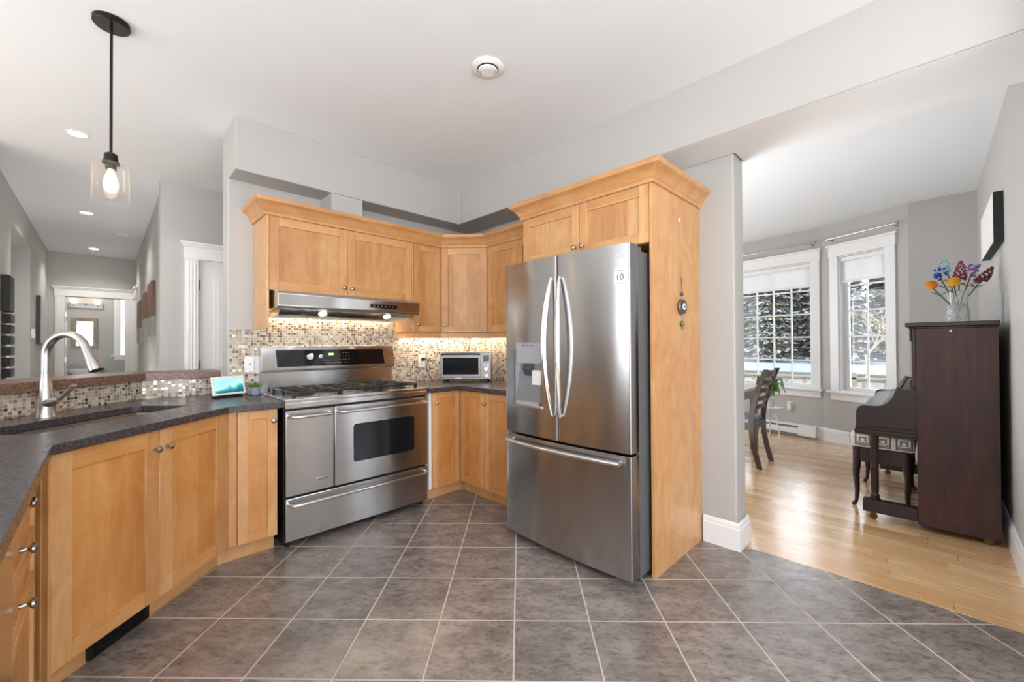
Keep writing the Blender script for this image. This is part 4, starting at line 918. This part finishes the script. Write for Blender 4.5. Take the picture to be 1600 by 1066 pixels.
# ------------------------------------------------------------------ bathroom
t = thing('vanity_light', 'nickel bar with glowing glass shades above the bathroom mirror', 'wall lamp', (-0.255, 11.6, 2.06))
MB().box(-0.24, 0.24, -0.03, -0.001, -0.05, 0.04).obj('back_plate', NICKEL, t, 0.003)
VB = emis('vanity_shade_glow', (1.0, 0.86, 0.66, 1), 4)
for x in (-0.16, 0.0, 0.16):
    MB().tube([(x, -0.03, 0.0), (x, -0.08, 0.0), (x, -0.09, 0.03)], 0.008, 8).obj('arm', NICKEL, t)
    if x: MB().lathe([(0.028, 0.0), (0.05, 0.04), (0.055, 0.085)], (x, -0.09, 0.03), 20).obj('shade', VB, t)
light('vanity_glow', 'POINT', (-0.255, 11.1, 2.45), 9, (1, 0.88, 0.7), radius=0.02)
t = thing('wall_mirror', 'rustic wood framed mirror above the bathroom basin', 'mirror', (-0.268, 11.6, 1.52))
RUST = dark_wood('rustic_frame_wood', c8(120, 104, 90), c8(170, 156, 140), 0.6)
m = MB()
for a in ((-0.18, -0.115, -0.30, 0.30), (0.115, 0.18, -0.30, 0.30), (-0.115, 0.115, -0.30, -0.235), (-0.115, 0.115, 0.235, 0.30)): m.box(a[0], a[1], -0.03, -0.001, a[2], a[3])
m.obj('frame', RUST, t, 0.002)
MB().box(-0.115, 0.115, -0.012, -0.002, -0.235, 0.235).obj('mirror_glass', pm('mirror_silver', (0.9, 0.9, 0.9, 1), 0.02, 1.0, 0.0), t, smooth=False)
t = thing('washbasin', 'white vessel washbasin on a bathroom counter', 'basin', (-0.25, 11.32, 0.0))
MB().box(-0.5, 0.42, -0.22, 0.27, 0, 0.685).obj('vanity_unit', pm('espresso_vanity', c8(70, 50, 40), 0.4), t, 0.003)
MB().lathe([(0.10, 0.686), (0.15, 0.70), (0.24, 0.78), (0.27, 0.835), (0.26, 0.835), (0.20, 0.77), (0.05, 0.72), (0, 0.715)], (0, 0, 0), 36, sx=1.0, sy=0.75).obj('bowl', CERAM, t)
t = thing('soap_bottle', 'dark blue soap bottle beside the bathroom basin', 'bottle', (-0.12, 11.54, 0.686))
MB().lathe([(0.028, 0), (0.030, 0.01), (0.030, 0.27), (0.012, 0.30), (0.010, 0.33)], (0, 0, 0), 18).obj('bottle_body', BLUEG, t)
MB().lathe([(0.012, 0.33), (0.012, 0.35)], (0, 0, 0), 12).tube([(0, 0, 0.35), (0, -0.0, 0.365), (0, -0.04, 0.362)], 0.005, 8).obj('pump', BLACK, t)
t = thing('basin_tap', 'chrome tap behind the white washbasin', 'tap', (-0.45, 11.54, 0.686))
MB().tube([(0, 0, 0), (0, 0, 0.20), (0.02, -0.04, 0.235), (0.06, -0.10, 0.22)], 0.012, 12).tube([(-0.01, 0, 0.16), (-0.05, 0, 0.19)], 0.008, 8).obj('spout', STEEL_P, t)
# bathroom window (bright, on the back wall right of the mirror)
w = bpy.data.objects.new('window_3', None); COL.objects.link(w); w.location = (0.27, 11.6, 0); struct(w)
m = MB(); m.box(-0.13, -0.03, -0.02, -0.001, 1.09, 2.33); m.box(0.35, 0.44, -0.02, -0.001, 1.09, 2.33); m.box(-0.13, 0.44, -0.024, -0.001, 2.33, 2.42); m.obj('casing', WHITE, w)
MB().box(-0.17, 0.47, -0.06, -0.001, 1.06, 1.09).box(-0.12, 0.44, -0.018, -0.001, 0.99, 1.06).obj('window_sill', WHITE, w)
MB().box(-0.03, 0.35, -0.008, -0.001, 1.09, 2.33).obj('lit_pane', emis('frosted_daylight', (0.85, 0.92, 1.0, 1), 1.6), w)

# ------------------------------------------------------------------ dining room: piano
t = thing('upright_piano', 'dark mahogany upright piano against the right wall', 'piano', (3.86, -0.29, 0))
# local: x along keyboard 0..1.48, y out from wall side 0..0.67
PL = 1.48
MB().box(0, 0.035, 0, 0.362, 0.04, 1.345).obj('end_panel', PIANO, t, 0.002)
MB().box(PL-0.035, PL, 0, 0.362, 0.04, 1.345).obj('end_panel', PIANO, t, 0.002)
MB().box(0.035, PL-0.035, 0.01, 0.34, 0.10, 1.340).obj('case', PIANO_D, t)
MB().box(-0.006, PL+0.006, -0.005, 0.395, 1.345, 1.357).box(-0.015, PL+0.015, -0.005, 0.412, 1.357, 1.385).obj('lid', PIANO_D, t, 0.004)
MB().box(0.05, PL-0.05, 0.34, 0.352, 0.12, 0.60).obj('lower_panel', PIANO, t, 0.002)
# desk panel and pilasters
MB().box(0.06, PL-0.06, 0.34, 0.355, 0.95, 1.33).obj('music_panel', PIANO, t, 0.002)
for x in (0.004, PL-0.044):
    MB().box(x, x+0.04, 0.362, 0.382, 0.95, 1.345).box(x, x+0.04, 0.382, 0.392, 1.26, 1.345).box(x, x+0.04, 0.382, 0.390, 0.95, 1.0).obj('pilaster', PIANO_D, t, 0.003)
# arms: profile in (y,z)
arm = [(0.362, 0.66), (0.675, 0.66), (0.678, 0.70), (0.675, 0.765), (0.662, 0.795), (0.635, 0.808)]
for i in range(9): a = i/8*PI/2; arm.append((0.575-0.105*math.sin(a), 0.913-0.105*math.cos(a)))
arm += [(0.462, 0.935), (0.362, 0.935)]
for x in (0.0, PL-0.05): MB().xprism(arm, x, x+0.05).obj('arm', PIANO_D, t, 0.003)
MB().box(0.05, PL-0.05, 0.362, 0.672, 0.66, 0.73).obj('key_slip', PIANO_D, t)
fb = MB().xprism([(0.66, 0.73), (0.665, 0.755), (0.645, 0.792), (0.60, 0.800), (0.54, 0.808), (0.535, 0.79), (0.60, 0.785), (0.635, 0.772), (0.645, 0.73)], 0.05, PL-0.05); fb.obj('key_lid_front', PIANO_D, t, 0.002)
MB().xprism([(0.538, 0.790), (0.538, 0.812), (0.51, 0.832), (0.485, 0.868), (0.47, 0.91), (0.465, 0.93), (0.362, 0.93), (0.362, 0.915), (0.45, 0.91), (0.46, 0.87), (0.49, 0.825)], 0.05, PL-0.05).obj('fall_board', PIANO_D, t)
MB().box(-0.004, PL+0.004, 0.362, 0.684, 0.600, 0.615).box(-0.008, PL+0.008, 0.362, 0.688, 0.615, 0.637).box(-0.002, PL+0.002, 0.362, 0.68, 0.637, 0.66).obj('key_bed', PIANO_D, t, 0.003)
MB().box(0.03, PL-0.03, 0.44, 0.462, 0.936, 0.944).obj('shelf_edge', PIANO_D, t)
mr = MB().box(0.35, 1.10, -0.006, 0.006, 0, 0.20); mr.xf(Matrix.Translation((0, 0.40, 0.945)) @ Matrix.Rotation(0.25, 4, 'X')); mr.obj('music_desk', PIANO_D, t, 0.003)
for x in (0.005, PL-0.075):
    xc = x+0.035
    MB().box(x, x+0.07, 0.362, 0.645, 0.055, 0.140).obj('toe_block', PIANO_D, t, 0.004)
    lg = MB().lathe([(0.030, 0.140), (0.030, 0.155), (0.023, 0.16), (0.027, 0.172), (0.020, 0.185), (0.019, 0.36), (0.024, 0.37), (0.019, 0.38), (0.021, 0.56), (0.027, 0.57), (0.023, 0.58), (0.030, 0.60)], (xc, 0.58, 0), 24)
    for k_ in range(10): a = k_*PI/5; lg.tube([(xc+0.019*math.cos(a), 0.58+0.019*math.sin(a), 0.20), (xc+0.0205*math.cos(a), 0.58+0.0205*math.sin(a), 0.555)], 0.0035, 5)
    lg.obj('leg', PIANO_D, t)
    for yy in (0.59, 0.05):
        MB().lathe([(0.020, -0.009), (0.023, -0.006), (0.023, 0.006), (0.020, 0.009)], (xc, yy, 0.0235), 18, 0, 'X').box(xc-0.014, xc-0.010, yy-0.012, yy+0.012, 0.0235, 0.055).box(xc+0.010, xc+0.014, yy-0.012, yy+0.012, 0.0235, 0.055).obj('castor', pm('brass_castor', c8(96, 74, 44), 0.35, 0.9), t)
for i, x in enumerate((0.66, 0.74, 0.82)):
    MB().tube([(x, 0.352, 0.075), (x, 0.42, 0.075), (x, 0.45, 0.068)], [0.008, 0.012, 0.016], 10, flat=0.5).obj('pedal', pm('pedal_chrome', c8(190, 185, 175), 0.2, 1.0), t)
MB().box(0.05, PL-0.05, 0.30, 0.355, 0.02, 0.12).obj('bottom_rail', PIANO_D, t)
MB().lathe([(0.006, 0), (0.006, 0.003), (0, 0.003)], (-0.003, 0.20, 1.325), 10, 0, 'X').obj('white_label', WHITEP, t)

# bench
def greek():
    t = NT('greek_key_fabric'); s = 0.115
    sp = t.new('SeparateXYZ'); t.link(t.coord((1/s, 1/s, 1/s)), sp.inputs[0])
    geo = t.new('NewGeometry'); sn = t.new('SeparateXYZ'); tcn = t.new('TexCoord'); t.link(tcn.outputs['Normal'], sn.inputs[0])
    isx = t.math('GREATER_THAN', t.math('ABSOLUTE', sn.outputs[0]), 0.6); isz = t.math('GREATER_THAN', t.math('ABSOLUTE', sn.outputs[2]), 0.7)
    def sel(f, a, b): return t.math('ADD', t.math('MULTIPLY', a, t.math('SUBTRACT', 1.0, f)), t.math('MULTIPLY', b, f))
    U = sel(isx, sp.outputs[0], sp.outputs[1]); Vv = sel(isz, sp.outputs[2], sp.outputs[1])
    u = t.math('FRACT', U); v = t.math('FRACT', Vv)
    mx = t.math('ABSOLUTE', t.math('SUBTRACT', t.math('MULTIPLY', u, 2.0), 1.0))   # mirrored
    ring = t.math('MAXIMUM', mx, t.math('ABSOLUTE', t.math('SUBTRACT', t.math('MULTIPLY', v, 2.0), 1.0)))
    st = t.math('LESS_THAN', t.math('FRACT', t.math('MULTIPLY', ring, 2.5)), 0.48)
    cut = t.math('MULTIPLY', t.math('LESS_THAN', t.math('ABSOLUTE', t.math('SUBTRACT', v, 0.28)), 0.09), t.math('LESS_THAN', mx, 0.55))
    f = t.math('ABSOLUTE', t.math('SUBTRACT', st, cut))
    t.set(Base_Color=t.mix(f, c8(112, 114, 112), c8(226, 222, 212)), Roughness=0.85); return t.m
t = thing('piano_bench', 'low dark bench with a greek key cushion under the piano keyboard', 'bench', (4.10, 0.085, 0))
BL_, BW_ = 0.84, 0.37
m = MB().box(0, BL_, 0, BW_, 0.458, 0.560); so = m.obj('seat_cushion', greek(), t, 0.022, seg=4)
MB().box(0.03, BL_-0.03, 0.03, 0.05, 0.345, 0.457).box(0.03, BL_-0.03, BW_-0.05, BW_-0.03, 0.345, 0.457).box(0.025, 0.045, 0.03, BW_-0.03, 0.345, 0.457).box(BL_-0.045, BL_-0.025, 0.03, BW_-0.03, 0.345, 0.457).obj('apron', BENCHW, t, 0.002)
for x, sx_ in ((0.04, -1), (BL_-0.04, 1)):
    for y, sy_ in ((0.045, -1), (BW_-0.045, 1)):
        MB().tube([(x, y, 0.455), (x, y, 0.34), (x+sx_*0.004, y+sy_*0.006, 0.25), (x, y, 0.12), (x+sx_*0.0, y+sy_*0.006, 0.04), (x+sx_*0.0, y+sy_*0.020, 0.012), (x, y+sy_*0.024, 0.0)],
                  [0.026, 0.026, 0.022, 0.016, 0.012, 0.015, 0.012], 10).obj('leg', BENCHW, t)

# vase + flowers
t = thing('glass_vase', 'cut crystal vase standing on top of the piano', 'vase', (4.22, -0.135, 1.385))
t.scale = (1.05, 1.05, 1.3)
VG = NT('cut_crystal'); VG.set(Base_Color=(0.95, 0.97, 0.97, 1), Roughness=0.06, Transmission_Weight=0.75, IOR=1.45)
vn = VG.new('TexVoronoi'); vn.inputs['Scale'].default_value = 70; VG.link(VG.coord(), vn.inputs['Vector']); VG.bump(vn.outputs['Distance'], 0.8, 0.004)
VC = NT('clear_crystal'); VC.set(Base_Color=(0.97, 0.98, 0.98, 1), Roughness=0.04, Transmission_Weight=0.85, IOR=1.4)
MB().lathe([(0.050, 0.001), (0.056, 0.004), (0.055, 0.05), (0.046, 0.10), (0.042, 0.10), (0.050, 0.05), (0.050, 0.012), (0, 0.012)], (0, 0, 0), 28).obj('cut_body', VG.m, t)
MB().lathe([(0.0461, 0.10), (0.044, 0.12), (0.050, 0.17), (0.047, 0.17), (0.0415, 0.12), (0.0425, 0.10)], (0, 0, 0), 28).obj('rim', VC.m, t)
def flower(name, lab, px, py, kind, colr, lean=0.02):
    """tip offset (right, up) in the plane facing the room"""
    rx, ry = 0.71, -0.70    # picture-right direction on the piano top
    t = thing(name, lab, 'flower', (4.22, -0.135, 1.405)); t.scale = (1.22, 1.22, 1.22); k = px
    bx_, by_ = -rx*k*0.12, -ry*k*0.12
    tip = Vector((rx*px+lean, ry*px+lean*0.5, py)); P0 = Vector((bx_, by_, 0.004)); mid = P0.lerp(tip, 0.5)+Vector((-rx*px*0.10, -ry*px*0.10, 0.0))
    MB().tube([P0, mid, tip], 0.0032, 7).obj('stem', STEMG, t)
    m = MB(); rnd = random.Random(hash(name+lab) % 1000 if False else int(abs(px*1000)+py*1000))
    if kind == 'rose':
        for q in range(46):
            zc_ = 1-1.85*(q+0.5)/46; a = q*2.39996; rr_ = math.sqrt(max(0, 1-zc_*zc_)); dv = Vector((rr_*math.cos(a), rr_*math.sin(a), zc_)); s_ = len(m.v)
            m.lathe([(0.0005, -0.013), (0.007, -0.008), (0.0105, 0.002), (0.007, 0.010), (0.0005, 0.013)], (0, 0, 0), 7, sx=1, sy=0.28)
            m.xf(Matrix.Translation(tip+Vector((0, 0, 0.012))+Vector((dv.x*0.019, dv.y*0.019, dv.z*0.020))) @ (dv+Vector((0, 0, 0.5))).to_track_quat('Y', 'Z').to_matrix().to_4x4() @ Matrix.Rotation(0.5, 4, 'X'), s_)
    elif kind == 'rosette':
        for ring, (rr, up, n_) in enumerate(((0.008, 0.020, 5), (0.018, 0.016, 7), (0.032, 0.006, 9))):
            for q in range(n_):
                a = q*2*PI/n_+ring; c_ = tip+Vector((math.cos(a)*rr, math.sin(a)*rr, up)); s_ = len(m.v)
                m.lathe([(0.0005, -0.020), (0.012, -0.012), (0.018, 0.004), (0.012, 0.017), (0.0005, 0.021)], (0, 0, 0), 8, sx=1, sy=0.30)
                m.xf(Matrix.Translation(c_) @ Matrix.Rotation(a-PI/2, 4, 'Z') @ Matrix.Rotation(-0.15-0.42*ring, 4, 'X'), s_)
    elif kind == 'spike':
        dd = (tip-mid).normalized()
        for q in range(46):
            f = q/46; rr = 0.030*(1-f)**0.6*math.sin(min(1, f*5+0.35)*PI/2); a = q*2.4; c_ = tip+dd*(-0.045+0.115*f)+Vector((math.cos(a)*rr, math.sin(a)*rr, 0))
            m.ball(c_, 0.0085*(1-0.5*f), 6)
    else:
        for q in range(22):
            a = rnd.random()*2*PI; r_ = rnd.random()*0.035; m.ball(tip+Vector((math.cos(a)*r_, math.sin(a)*r_, rnd.uniform(-0.02, 0.05))), 0.0075, 6)
    m.obj('blossom', colr, t)
    lf = MB()
    for s_ in (-1, 1):
        b_ = P0.lerp(tip, 0.72); e_ = b_+Vector((rx*0.055*s_, ry*0.055*s_, 0.018)); lf.tube([b_, (b_+e_)/2+Vector((0, 0, 0.008)), e_], [0.001, 0.007, 0.0008], 6, flat=0.25)
    lf.obj('leaf', STEMG, t)
flower('fabric_flower', 'orange rose at the left of the piano vase', -0.135, 0.195, 'rose', pm('petal_orange', c8(226, 138, 44), 0.6, 0, 0.25, 30))
flower('fabric_flower', 'yellow rose low in the middle of the vase', -0.045, 0.205, 'rose', pm('petal_yellow', c8(232, 178, 42), 0.6, 0, 0.15, 30), -0.03)
flower('fabric_flower', 'deep blue blossom above the orange rose', -0.085, 0.250, 'spray', pm('petal_blue', c8(36, 74, 156), 0.6, 0, 0.3, 30))
flower('fabric_flower', 'pale blue tall sprig behind the yellow rose', -0.040, 0.300, 'spray', pm('petal_pale_blue', c8(140, 176, 190), 0.6, 0, 0.2, 30), 0.03)
flower('fabric_flower', 'magenta and purple flower spike at the vase centre', 0.030, 0.275, 'spike', pm('petal_magenta', c8(132, 34, 74), 0.6, 0, 0.4, 30))
flower('fabric_flower', 'small lilac sprig right of the magenta spike', 0.080, 0.265, 'spray', pm('petal_lilac', c8(134, 104, 160), 0.6, 0, 0.2, 30), 0.0)
flower('fabric_flower', 'dark red flower spike leaning far right', 0.165, 0.255, 'spike', pm('petal_wine', c8(112, 30, 48), 0.6, 0, 0.4, 30), 0.01)

# picture on the right wall
t = thing('wall_picture', 'white canvas picture with black edges above the piano', 'picture', (4.51, -0.335, 2.057))
MB().box(-0.44, 0.44, 0.001, 0.045, -0.163, 0.163).obj('frame', FR, t, 0.001)
MB().box(-0.437, 0.437, 0.045, 0.047, -0.160, 0.160).obj('canvas', pm('white_canvas', c8(232, 230, 226), 0.6, 0, 0.03, 6), t)

# ------------------------------------------------------------------ dining chair, table
SEATF = pm('blue_grey_seat_fabric', c8(148, 152, 166), 0.8, 0, 0.08, 60, 0.2, 300)
def dining_chair(loc, rz, lab):
    t = thing('dining_chair', lab, 'chair', loc, rz)     # back at y=0, seat towards +y, width along x
    Wd = 0.46
    for x in (0.02, Wd-0.02):
        pts = [(x, -0.050, 0.0), (x, -0.008, 0.16), (x, 0.02, 0.32), (x, 0.025, 0.46), (x, 0.010, 0.60), (x, -0.04, 0.80), (x, -0.115, 0.995)]
        m = MB()
        for i in range(len(pts)-1):
            a, b = pts[i], pts[i+1]; w_ = 0.017; d1 = 0.022
            m.add([(x-w_, a[1]-d1, a[2]), (x+w_, a[1]-d1, a[2]), (x+w_, a[1]+d1, a[2]), (x-w_, a[1]+d1, a[2]), (x-w_, b[1]-d1, b[2]), (x+w_, b[1]-d1, b[2]), (x+w_, b[1]+d1, b[2]), (x-w_, b[1]+d1, b[2])],
                  [(0, 1, 5, 4), (1, 2, 6, 5), (2, 3, 7, 6), (3, 0, 4, 7)]+([(3, 2, 1, 0)] if i == 0 else [])+([(4, 5, 6, 7)] if i == len(pts)-2 else []))
        m.obj('leg', CHAIRW, t)
    for x in (0.03, Wd-0.03):
        MB().box(x-0.019, x+0.019, 0.385, 0.423, 0, 0.43).obj('leg', CHAIRW, t, 0.003)
    for i in range(5):
        z = 0.585+i*0.083; y = 0.010-(z-0.60)*0.235 if z < 0.8 else -0.045-(z-0.80)*0.36
        m = MB(); N = 8
        for k in range(N):
            xa, xb = 0.036+(Wd-0.072)*k/N, 0.036+(Wd-0.072)*(k+1)/N; ca, cb = -0.022*math.sin(PI*k/N), -0.022*math.sin(PI*(k+1)/N); h = 0.048 if i < 4 else 0.066
            m.add([(xa, y+ca-0.008, z), (xb, y+cb-0.008, z), (xb, y+cb+0.008, z), (xa, y+ca+0.008, z), (xa, y+ca-0.022, z+h), (xb, y+cb-0.022, z+h), (xb, y+cb-0.006, z+h), (xa, y+ca-0.006, z+h)],
                  [(0, 1, 5, 4), (2, 3, 7, 6), (4, 5, 6, 7), (3, 2, 1, 0)])
        m.obj('back_slat', CHAIRW, t)
    MB().box(0.02, Wd-0.02, 0.0, 0.03, 0.38, 0.44).box(0.015, 0.04, 0.03, 0.40, 0.38, 0.44).box(Wd-0.04, Wd-0.015, 0.03, 0.40, 0.38, 0.44).box(0.02, Wd-0.02, 0.39, 0.42, 0.38, 0.44).obj('seat_frame', CHAIRW, t, 0.003)
    MB().box(0.012, Wd-0.012, 0.03, 0.44, 0.441, 0.492).obj('seat', SEATF, t, 0.018, seg=3)
    return t
dining_chair((4.62, 1.255, 0), 0, 'dark wooden ladder-back dining chair at the end of the table')
TBLT = pm('pale_table_top', c8(196, 188, 180), 0.22, 0, 0.06, 20); TBLG = dark_wood('table_grey_wood', c8(104, 92, 84), c8(134, 122, 112), 0.4)
t = thing('dining_table', 'dining table with dark legs, its end showing beside the chair', 'table', (4.05, 1.385, 0))
MB().box(0, 1.5, 0, 0.96, 0.735, 0.765).obj('tabletop', TBLT, t, 0.004)
MB().box(0.03, 1.47, 0.03, 0.05, 0.645, 0.735).box(0.03, 1.47, 0.91, 0.93, 0.645, 0.735).box(0.03, 0.05, 0.05, 0.91, 0.645, 0.735).box(1.45, 1.47, 0.05, 0.91, 0.645, 0.735).obj('apron', TBLG, t, 0.002)
for x in (0.09, 1.41):
    for y in (0.09, 0.87): MB().box(x-0.035, x+0.035, y-0.035, y+0.035, 0, 0.735).obj('leg', TBLG, t, 0.004)

# plant stand + plant at the window
t = thing('plant_stand', 'small round white plant stand by the wide window', 'plant stand', (6.22, 1.50, 0))
MB().lathe([(0, 0.405), (0.15, 0.405), (0.155, 0.412), (0.155, 0.422), (0, 0.422)], (0, 0, 0), 32).obj('stand_top', WHITEP, t)
for k in range(3):
    a = k*2*PI/3+0.2; MB().tube([(math.cos(a)*0.07, math.sin(a)*0.07, 0.405), (math.cos(a)*0.14, math.sin(a)*0.14, 0.0)], 0.008, 8).obj('leg', WHITEP, t)
t = thing('potted_plant', 'leafy green houseplant on the white stand by the window', 'plant', (6.22, 1.50, 0.4225))
MB().lathe([(0.05, 0), (0.068, 0.11), (0.062, 0.11), (0.055, 0.10), (0, 0.10)], (0, 0, 0), 24).obj('pot', pm('white_pot', c8(220, 218, 214), 0.4), t)
m = MB(); LEAF = pm('houseplant_leaf', c8(104, 150, 70), 0.45, 0, 0.35, 15)
rl = random.Random(3)
for i in range(34):
    a = rl.random()*2*PI; L = rl.uniform(0.10, 0.22); up = rl.uniform(0.10, 0.30); w_ = 0.022+rl.random()*0.015
    pts = [Vector((0, 0, 0.11)), Vector((math.cos(a)*L*0.35, math.sin(a)*L*0.35, 0.11+up*0.8)), Vector((math.cos(a)*L*0.75, math.sin(a)*L*0.75, 0.11+up)), Vector((math.cos(a)*L, math.sin(a)*L, 0.11+up*rl.uniform(0.1, 0.8)))]
    m.tube(pts, [0.003, w_*0.8, w_, 0.001], 6, flat=0.12)
m.obj('leaves', LEAF, t)

# baseboard heater, outlet + night light
rzc = math.atan2(PD[1]-PC[1], PD[0]-PC[0])
t = thing('baseboard_heater', 'long white electric baseboard heater under the wide window', 'heater', (PC[0]+0.0, PC[1]+0.0, 0), rzc)
MB().xprism([(0.018, 0.02), (0.075, 0.02), (0.075, 0.10), (0.055, 0.165), (0.018, 0.165)], 0.06, 1.55).obj('housing', WHITEP, t, 0.003)
m = MB().box(0.27, 1.50, 0.073, 0.077, 0.026, 0.042); m.add([(0.27, 0.0725, 0.118), (1.50, 0.0725, 0.118), (1.50, 0.0655, 0.143), (0.27, 0.0655, 0.143), (0.27, 0.070, 0.118), (1.50, 0.070, 0.118), (1.50, 0.063, 0.143), (0.27, 0.063, 0.143)],
      [(0, 1, 2, 3), (7, 6, 5, 4), (0, 4, 5, 1), (2, 6, 7, 3)]); m.obj('grille', pm('heater_grille', c8(96, 96, 98), 0.5), t)
t = thing('night_light', 'white plug-in night light on the outlet under the window', 'night light', (PC[0]+math.cos(rzc)*0.39, PC[1]+math.sin(rzc)*0.39, 0.40), rzc)
MB().box(-0.036, 0.036, 0.0, 0.006, -0.058, 0.058).obj('cover_plate', WHITEP, t, 0.003); MB().box(-0.028, 0.028, 0.006, 0.04, -0.06, 0.035).obj('housing', WHITEP, t, 0.010)

# ------------------------------------------------------------------ outdoors
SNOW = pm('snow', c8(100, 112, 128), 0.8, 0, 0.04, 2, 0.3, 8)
struct(MB().prism([(7.5, -30), (90, -60), (90, 80), (7.5, 60)], -0.45, -0.30).obj('ground', pm('driveway_gravel', c8(84, 80, 75), 0.9, 0, 0.2, 3), smooth=False))
g = MB(); rg = random.Random(5)
N1, N2 = 30, 6; vs = []
for i in range(N1+1):
    y = -14+i*1.6
    for j, (x, z) in enumerate(((26.5, -0.31), (27.2, -0.22), (28.0, -0.10), (28.8, 0.0), (29.4, 0.03), (30.0, 0.0))): vs.append((x+(rg.uniform(-.25, .25) if j < 5 else 0), y, z+(rg.uniform(-.05, .05) if 0 < j < 5 else 0)))
g.add(vs, [(i*N2+j, (i+1)*N2+j, (i+1)*N2+j+1, i*N2+j+1) for i in range(N1) for j in range(N2-1)])
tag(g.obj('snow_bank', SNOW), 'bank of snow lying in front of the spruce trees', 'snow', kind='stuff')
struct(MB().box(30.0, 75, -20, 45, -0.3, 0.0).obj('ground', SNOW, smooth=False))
struct(MB().box(21.5, 26.4, -12, 34, -0.30, -0.27).obj('ground', pm('winter_grass', c8(44, 42, 28), 0.9, 0, 0.5, 2), smooth=False))
struct(MB().prism([(7.3, -1.2), (10.6, -1.2), (10.6, 7), (7.3, 7)], -0.5, -0.12).obj('floor', pm('deck_boards', c8(112, 106, 98), 0.7, 0, 0.1, 4), smooth=False))
t = thing('deck_railing', 'pale wooden deck railing outside the dining windows', 'railing', (10.5, 0, -0.12))
RAILM = pm('weathered_railing', c8(98, 90, 82), 0.7, 0, 0.08)
MB().box(-0.05, 0.05, -1.2, 7.0, 0.66, 0.70).obj('top_rail', RAILM, t, 0.005); MB().box(-0.02, 0.02, -1.2, 7.0, 0.10, 0.15).obj('bottom_rail', RAILM, t)
for i in range(5): MB().box(-0.05, 0.05, -0.97+i*2.0+0.0, -0.87+i*2.0, 0.0, 0.82).obj('post', RAILM, t, 0.005)
for i in range(25):
    y = -1.0+i*0.32
    MB().box(-0.018, 0.018, y-0.03, y+0.03, 0.15, 0.66).obj('baluster', RAILM, t)

def spruce_mat():
    t = NT('snowy_spruce_needles'); g = t.new('NewGeometry'); sp = t.new('SeparateXYZ'); t.link(g.outputs['True Normal'], sp.inputs[0])
    n = t.noise(t.coord(which='Object'), 0.9, 4); n2 = t.noise(t.coord(which='Object'), 9, 3)
    f = t.math('GREATER_THAN', t.math('ADD', t.math('ABSOLUTE', sp.outputs[2]), t.math('MULTIPLY', t.math('SUBTRACT', n.outputs[0], 0.5), 1.2)), 0.80)
    base = t.ramp(n2.outputs[0], [(0.3, c8(18, 26, 18)), (0.5, c8(48, 56, 32)), (0.72, c8(96, 86, 46))])
    t.set(Base_Color=t.mix(f, base, c8(112, 116, 116)), Roughness=0.8); return t.m
SPR = spruce_mat(); BARK = pm('bark', c8(96, 84, 76), 0.9, 0, 0.3, 20)
def spruce_mesh(seed, Ht=13.0):
    r = random.Random(seed); m = MB()
    for i in range(11000):
        f = r.random()**0.8; z = 0.15+f*Ht*0.97; R = (1-f)**0.85*1.92+0.10; lay = (z*1.9) % 1.0
        rad = R*(0.45+0.55*(1-lay))*math.sqrt(r.uniform(0.25, 1.0))*0.97; a = r.random()*2*PI
        p = Vector((math.cos(a)*rad, math.sin(a)*rad, max(0.3, z-0.16*rad))); d_ = Vector((math.cos(a+r.uniform(-.5, .5)), math.sin(a+r.uniform(-.5, .5)), r.uniform(-0.55, 0.15))).normalized()
        sd = d_.cross(Vector((r.uniform(-.5, .5), r.uniform(-.5, .5), 1))).normalized(); L = r.uniform(0.22, 0.5); w_ = r.uniform(0.07, 0.17)
        m.add([p-d_*L*0.5, p+sd*w_, p+d_*L*0.5+Vector((0, 0, -0.05)), p-sd*w_], [(0, 1, 2, 3)])
    return m
protos = []
for s in range(3):
    t = thing('spruce_tree', 'tall spruce tree dusted with snow beyond the dining windows', 'tree', (0, 0, 0), 0, 'snowy spruces behind the house')
    spruce_mesh(s).obj('foliage', SPR, t, smooth=False, recalc=False)
    MB().tube([(0, 0, 0.0), (0, 0, 6.0), (0, 0, 12.6)], [0.18, 0.12, 0.03], 8).obj('trunk', BARK, t); protos.append(t)
k = 0; rt = random.Random(11)
for row in range(5):
    for i in range(6):
        x, y = 32.4+row*3.95, -4.0+i*3.95+(0, 1.9, 0.7, 2.9, 1.3)[row]
        o = protos[k] if k < 3 else copy_tree(protos[k % 3]); k += 1
        o.location = (x, y, 0.002); o.rotation_euler = (0, 0, rt.random()*6); s_ = rt.uniform(0.9, 1.0); o.scale = (s_, s_, s_)
t = thing('bare_tree', 'small leafless tree in front of the spruces', 'tree', (22.0, 1.85, -0.27))
m = MB(); rb = random.Random(4)
def branch(p, d_, L, r_, n_):
    q = p+d_*L; m.tube([p, (p+q)/2+Vector((rb.uniform(-.03, .03), rb.uniform(-.03, .03), 0)), q], [r_, r_*0.85, r_*0.7], 5)
    if n_:
        for _ in range(3 if n_ > 1 else 2):
            nd = (d_+Vector((rb.uniform(-.75, .75), rb.uniform(-.75, .75), rb.uniform(-.1, .5)))).normalized(); branch(q, nd, L*rb.uniform(0.6, 0.85), r_*0.65, n_-1)
branch(Vector((0, 0, 0)), Vector((0.05, 0, 1)).normalized(), 0.95, 0.055, 5)
m.obj('branches', pm('pale_bark', c8(120, 108, 94), 0.8), t)
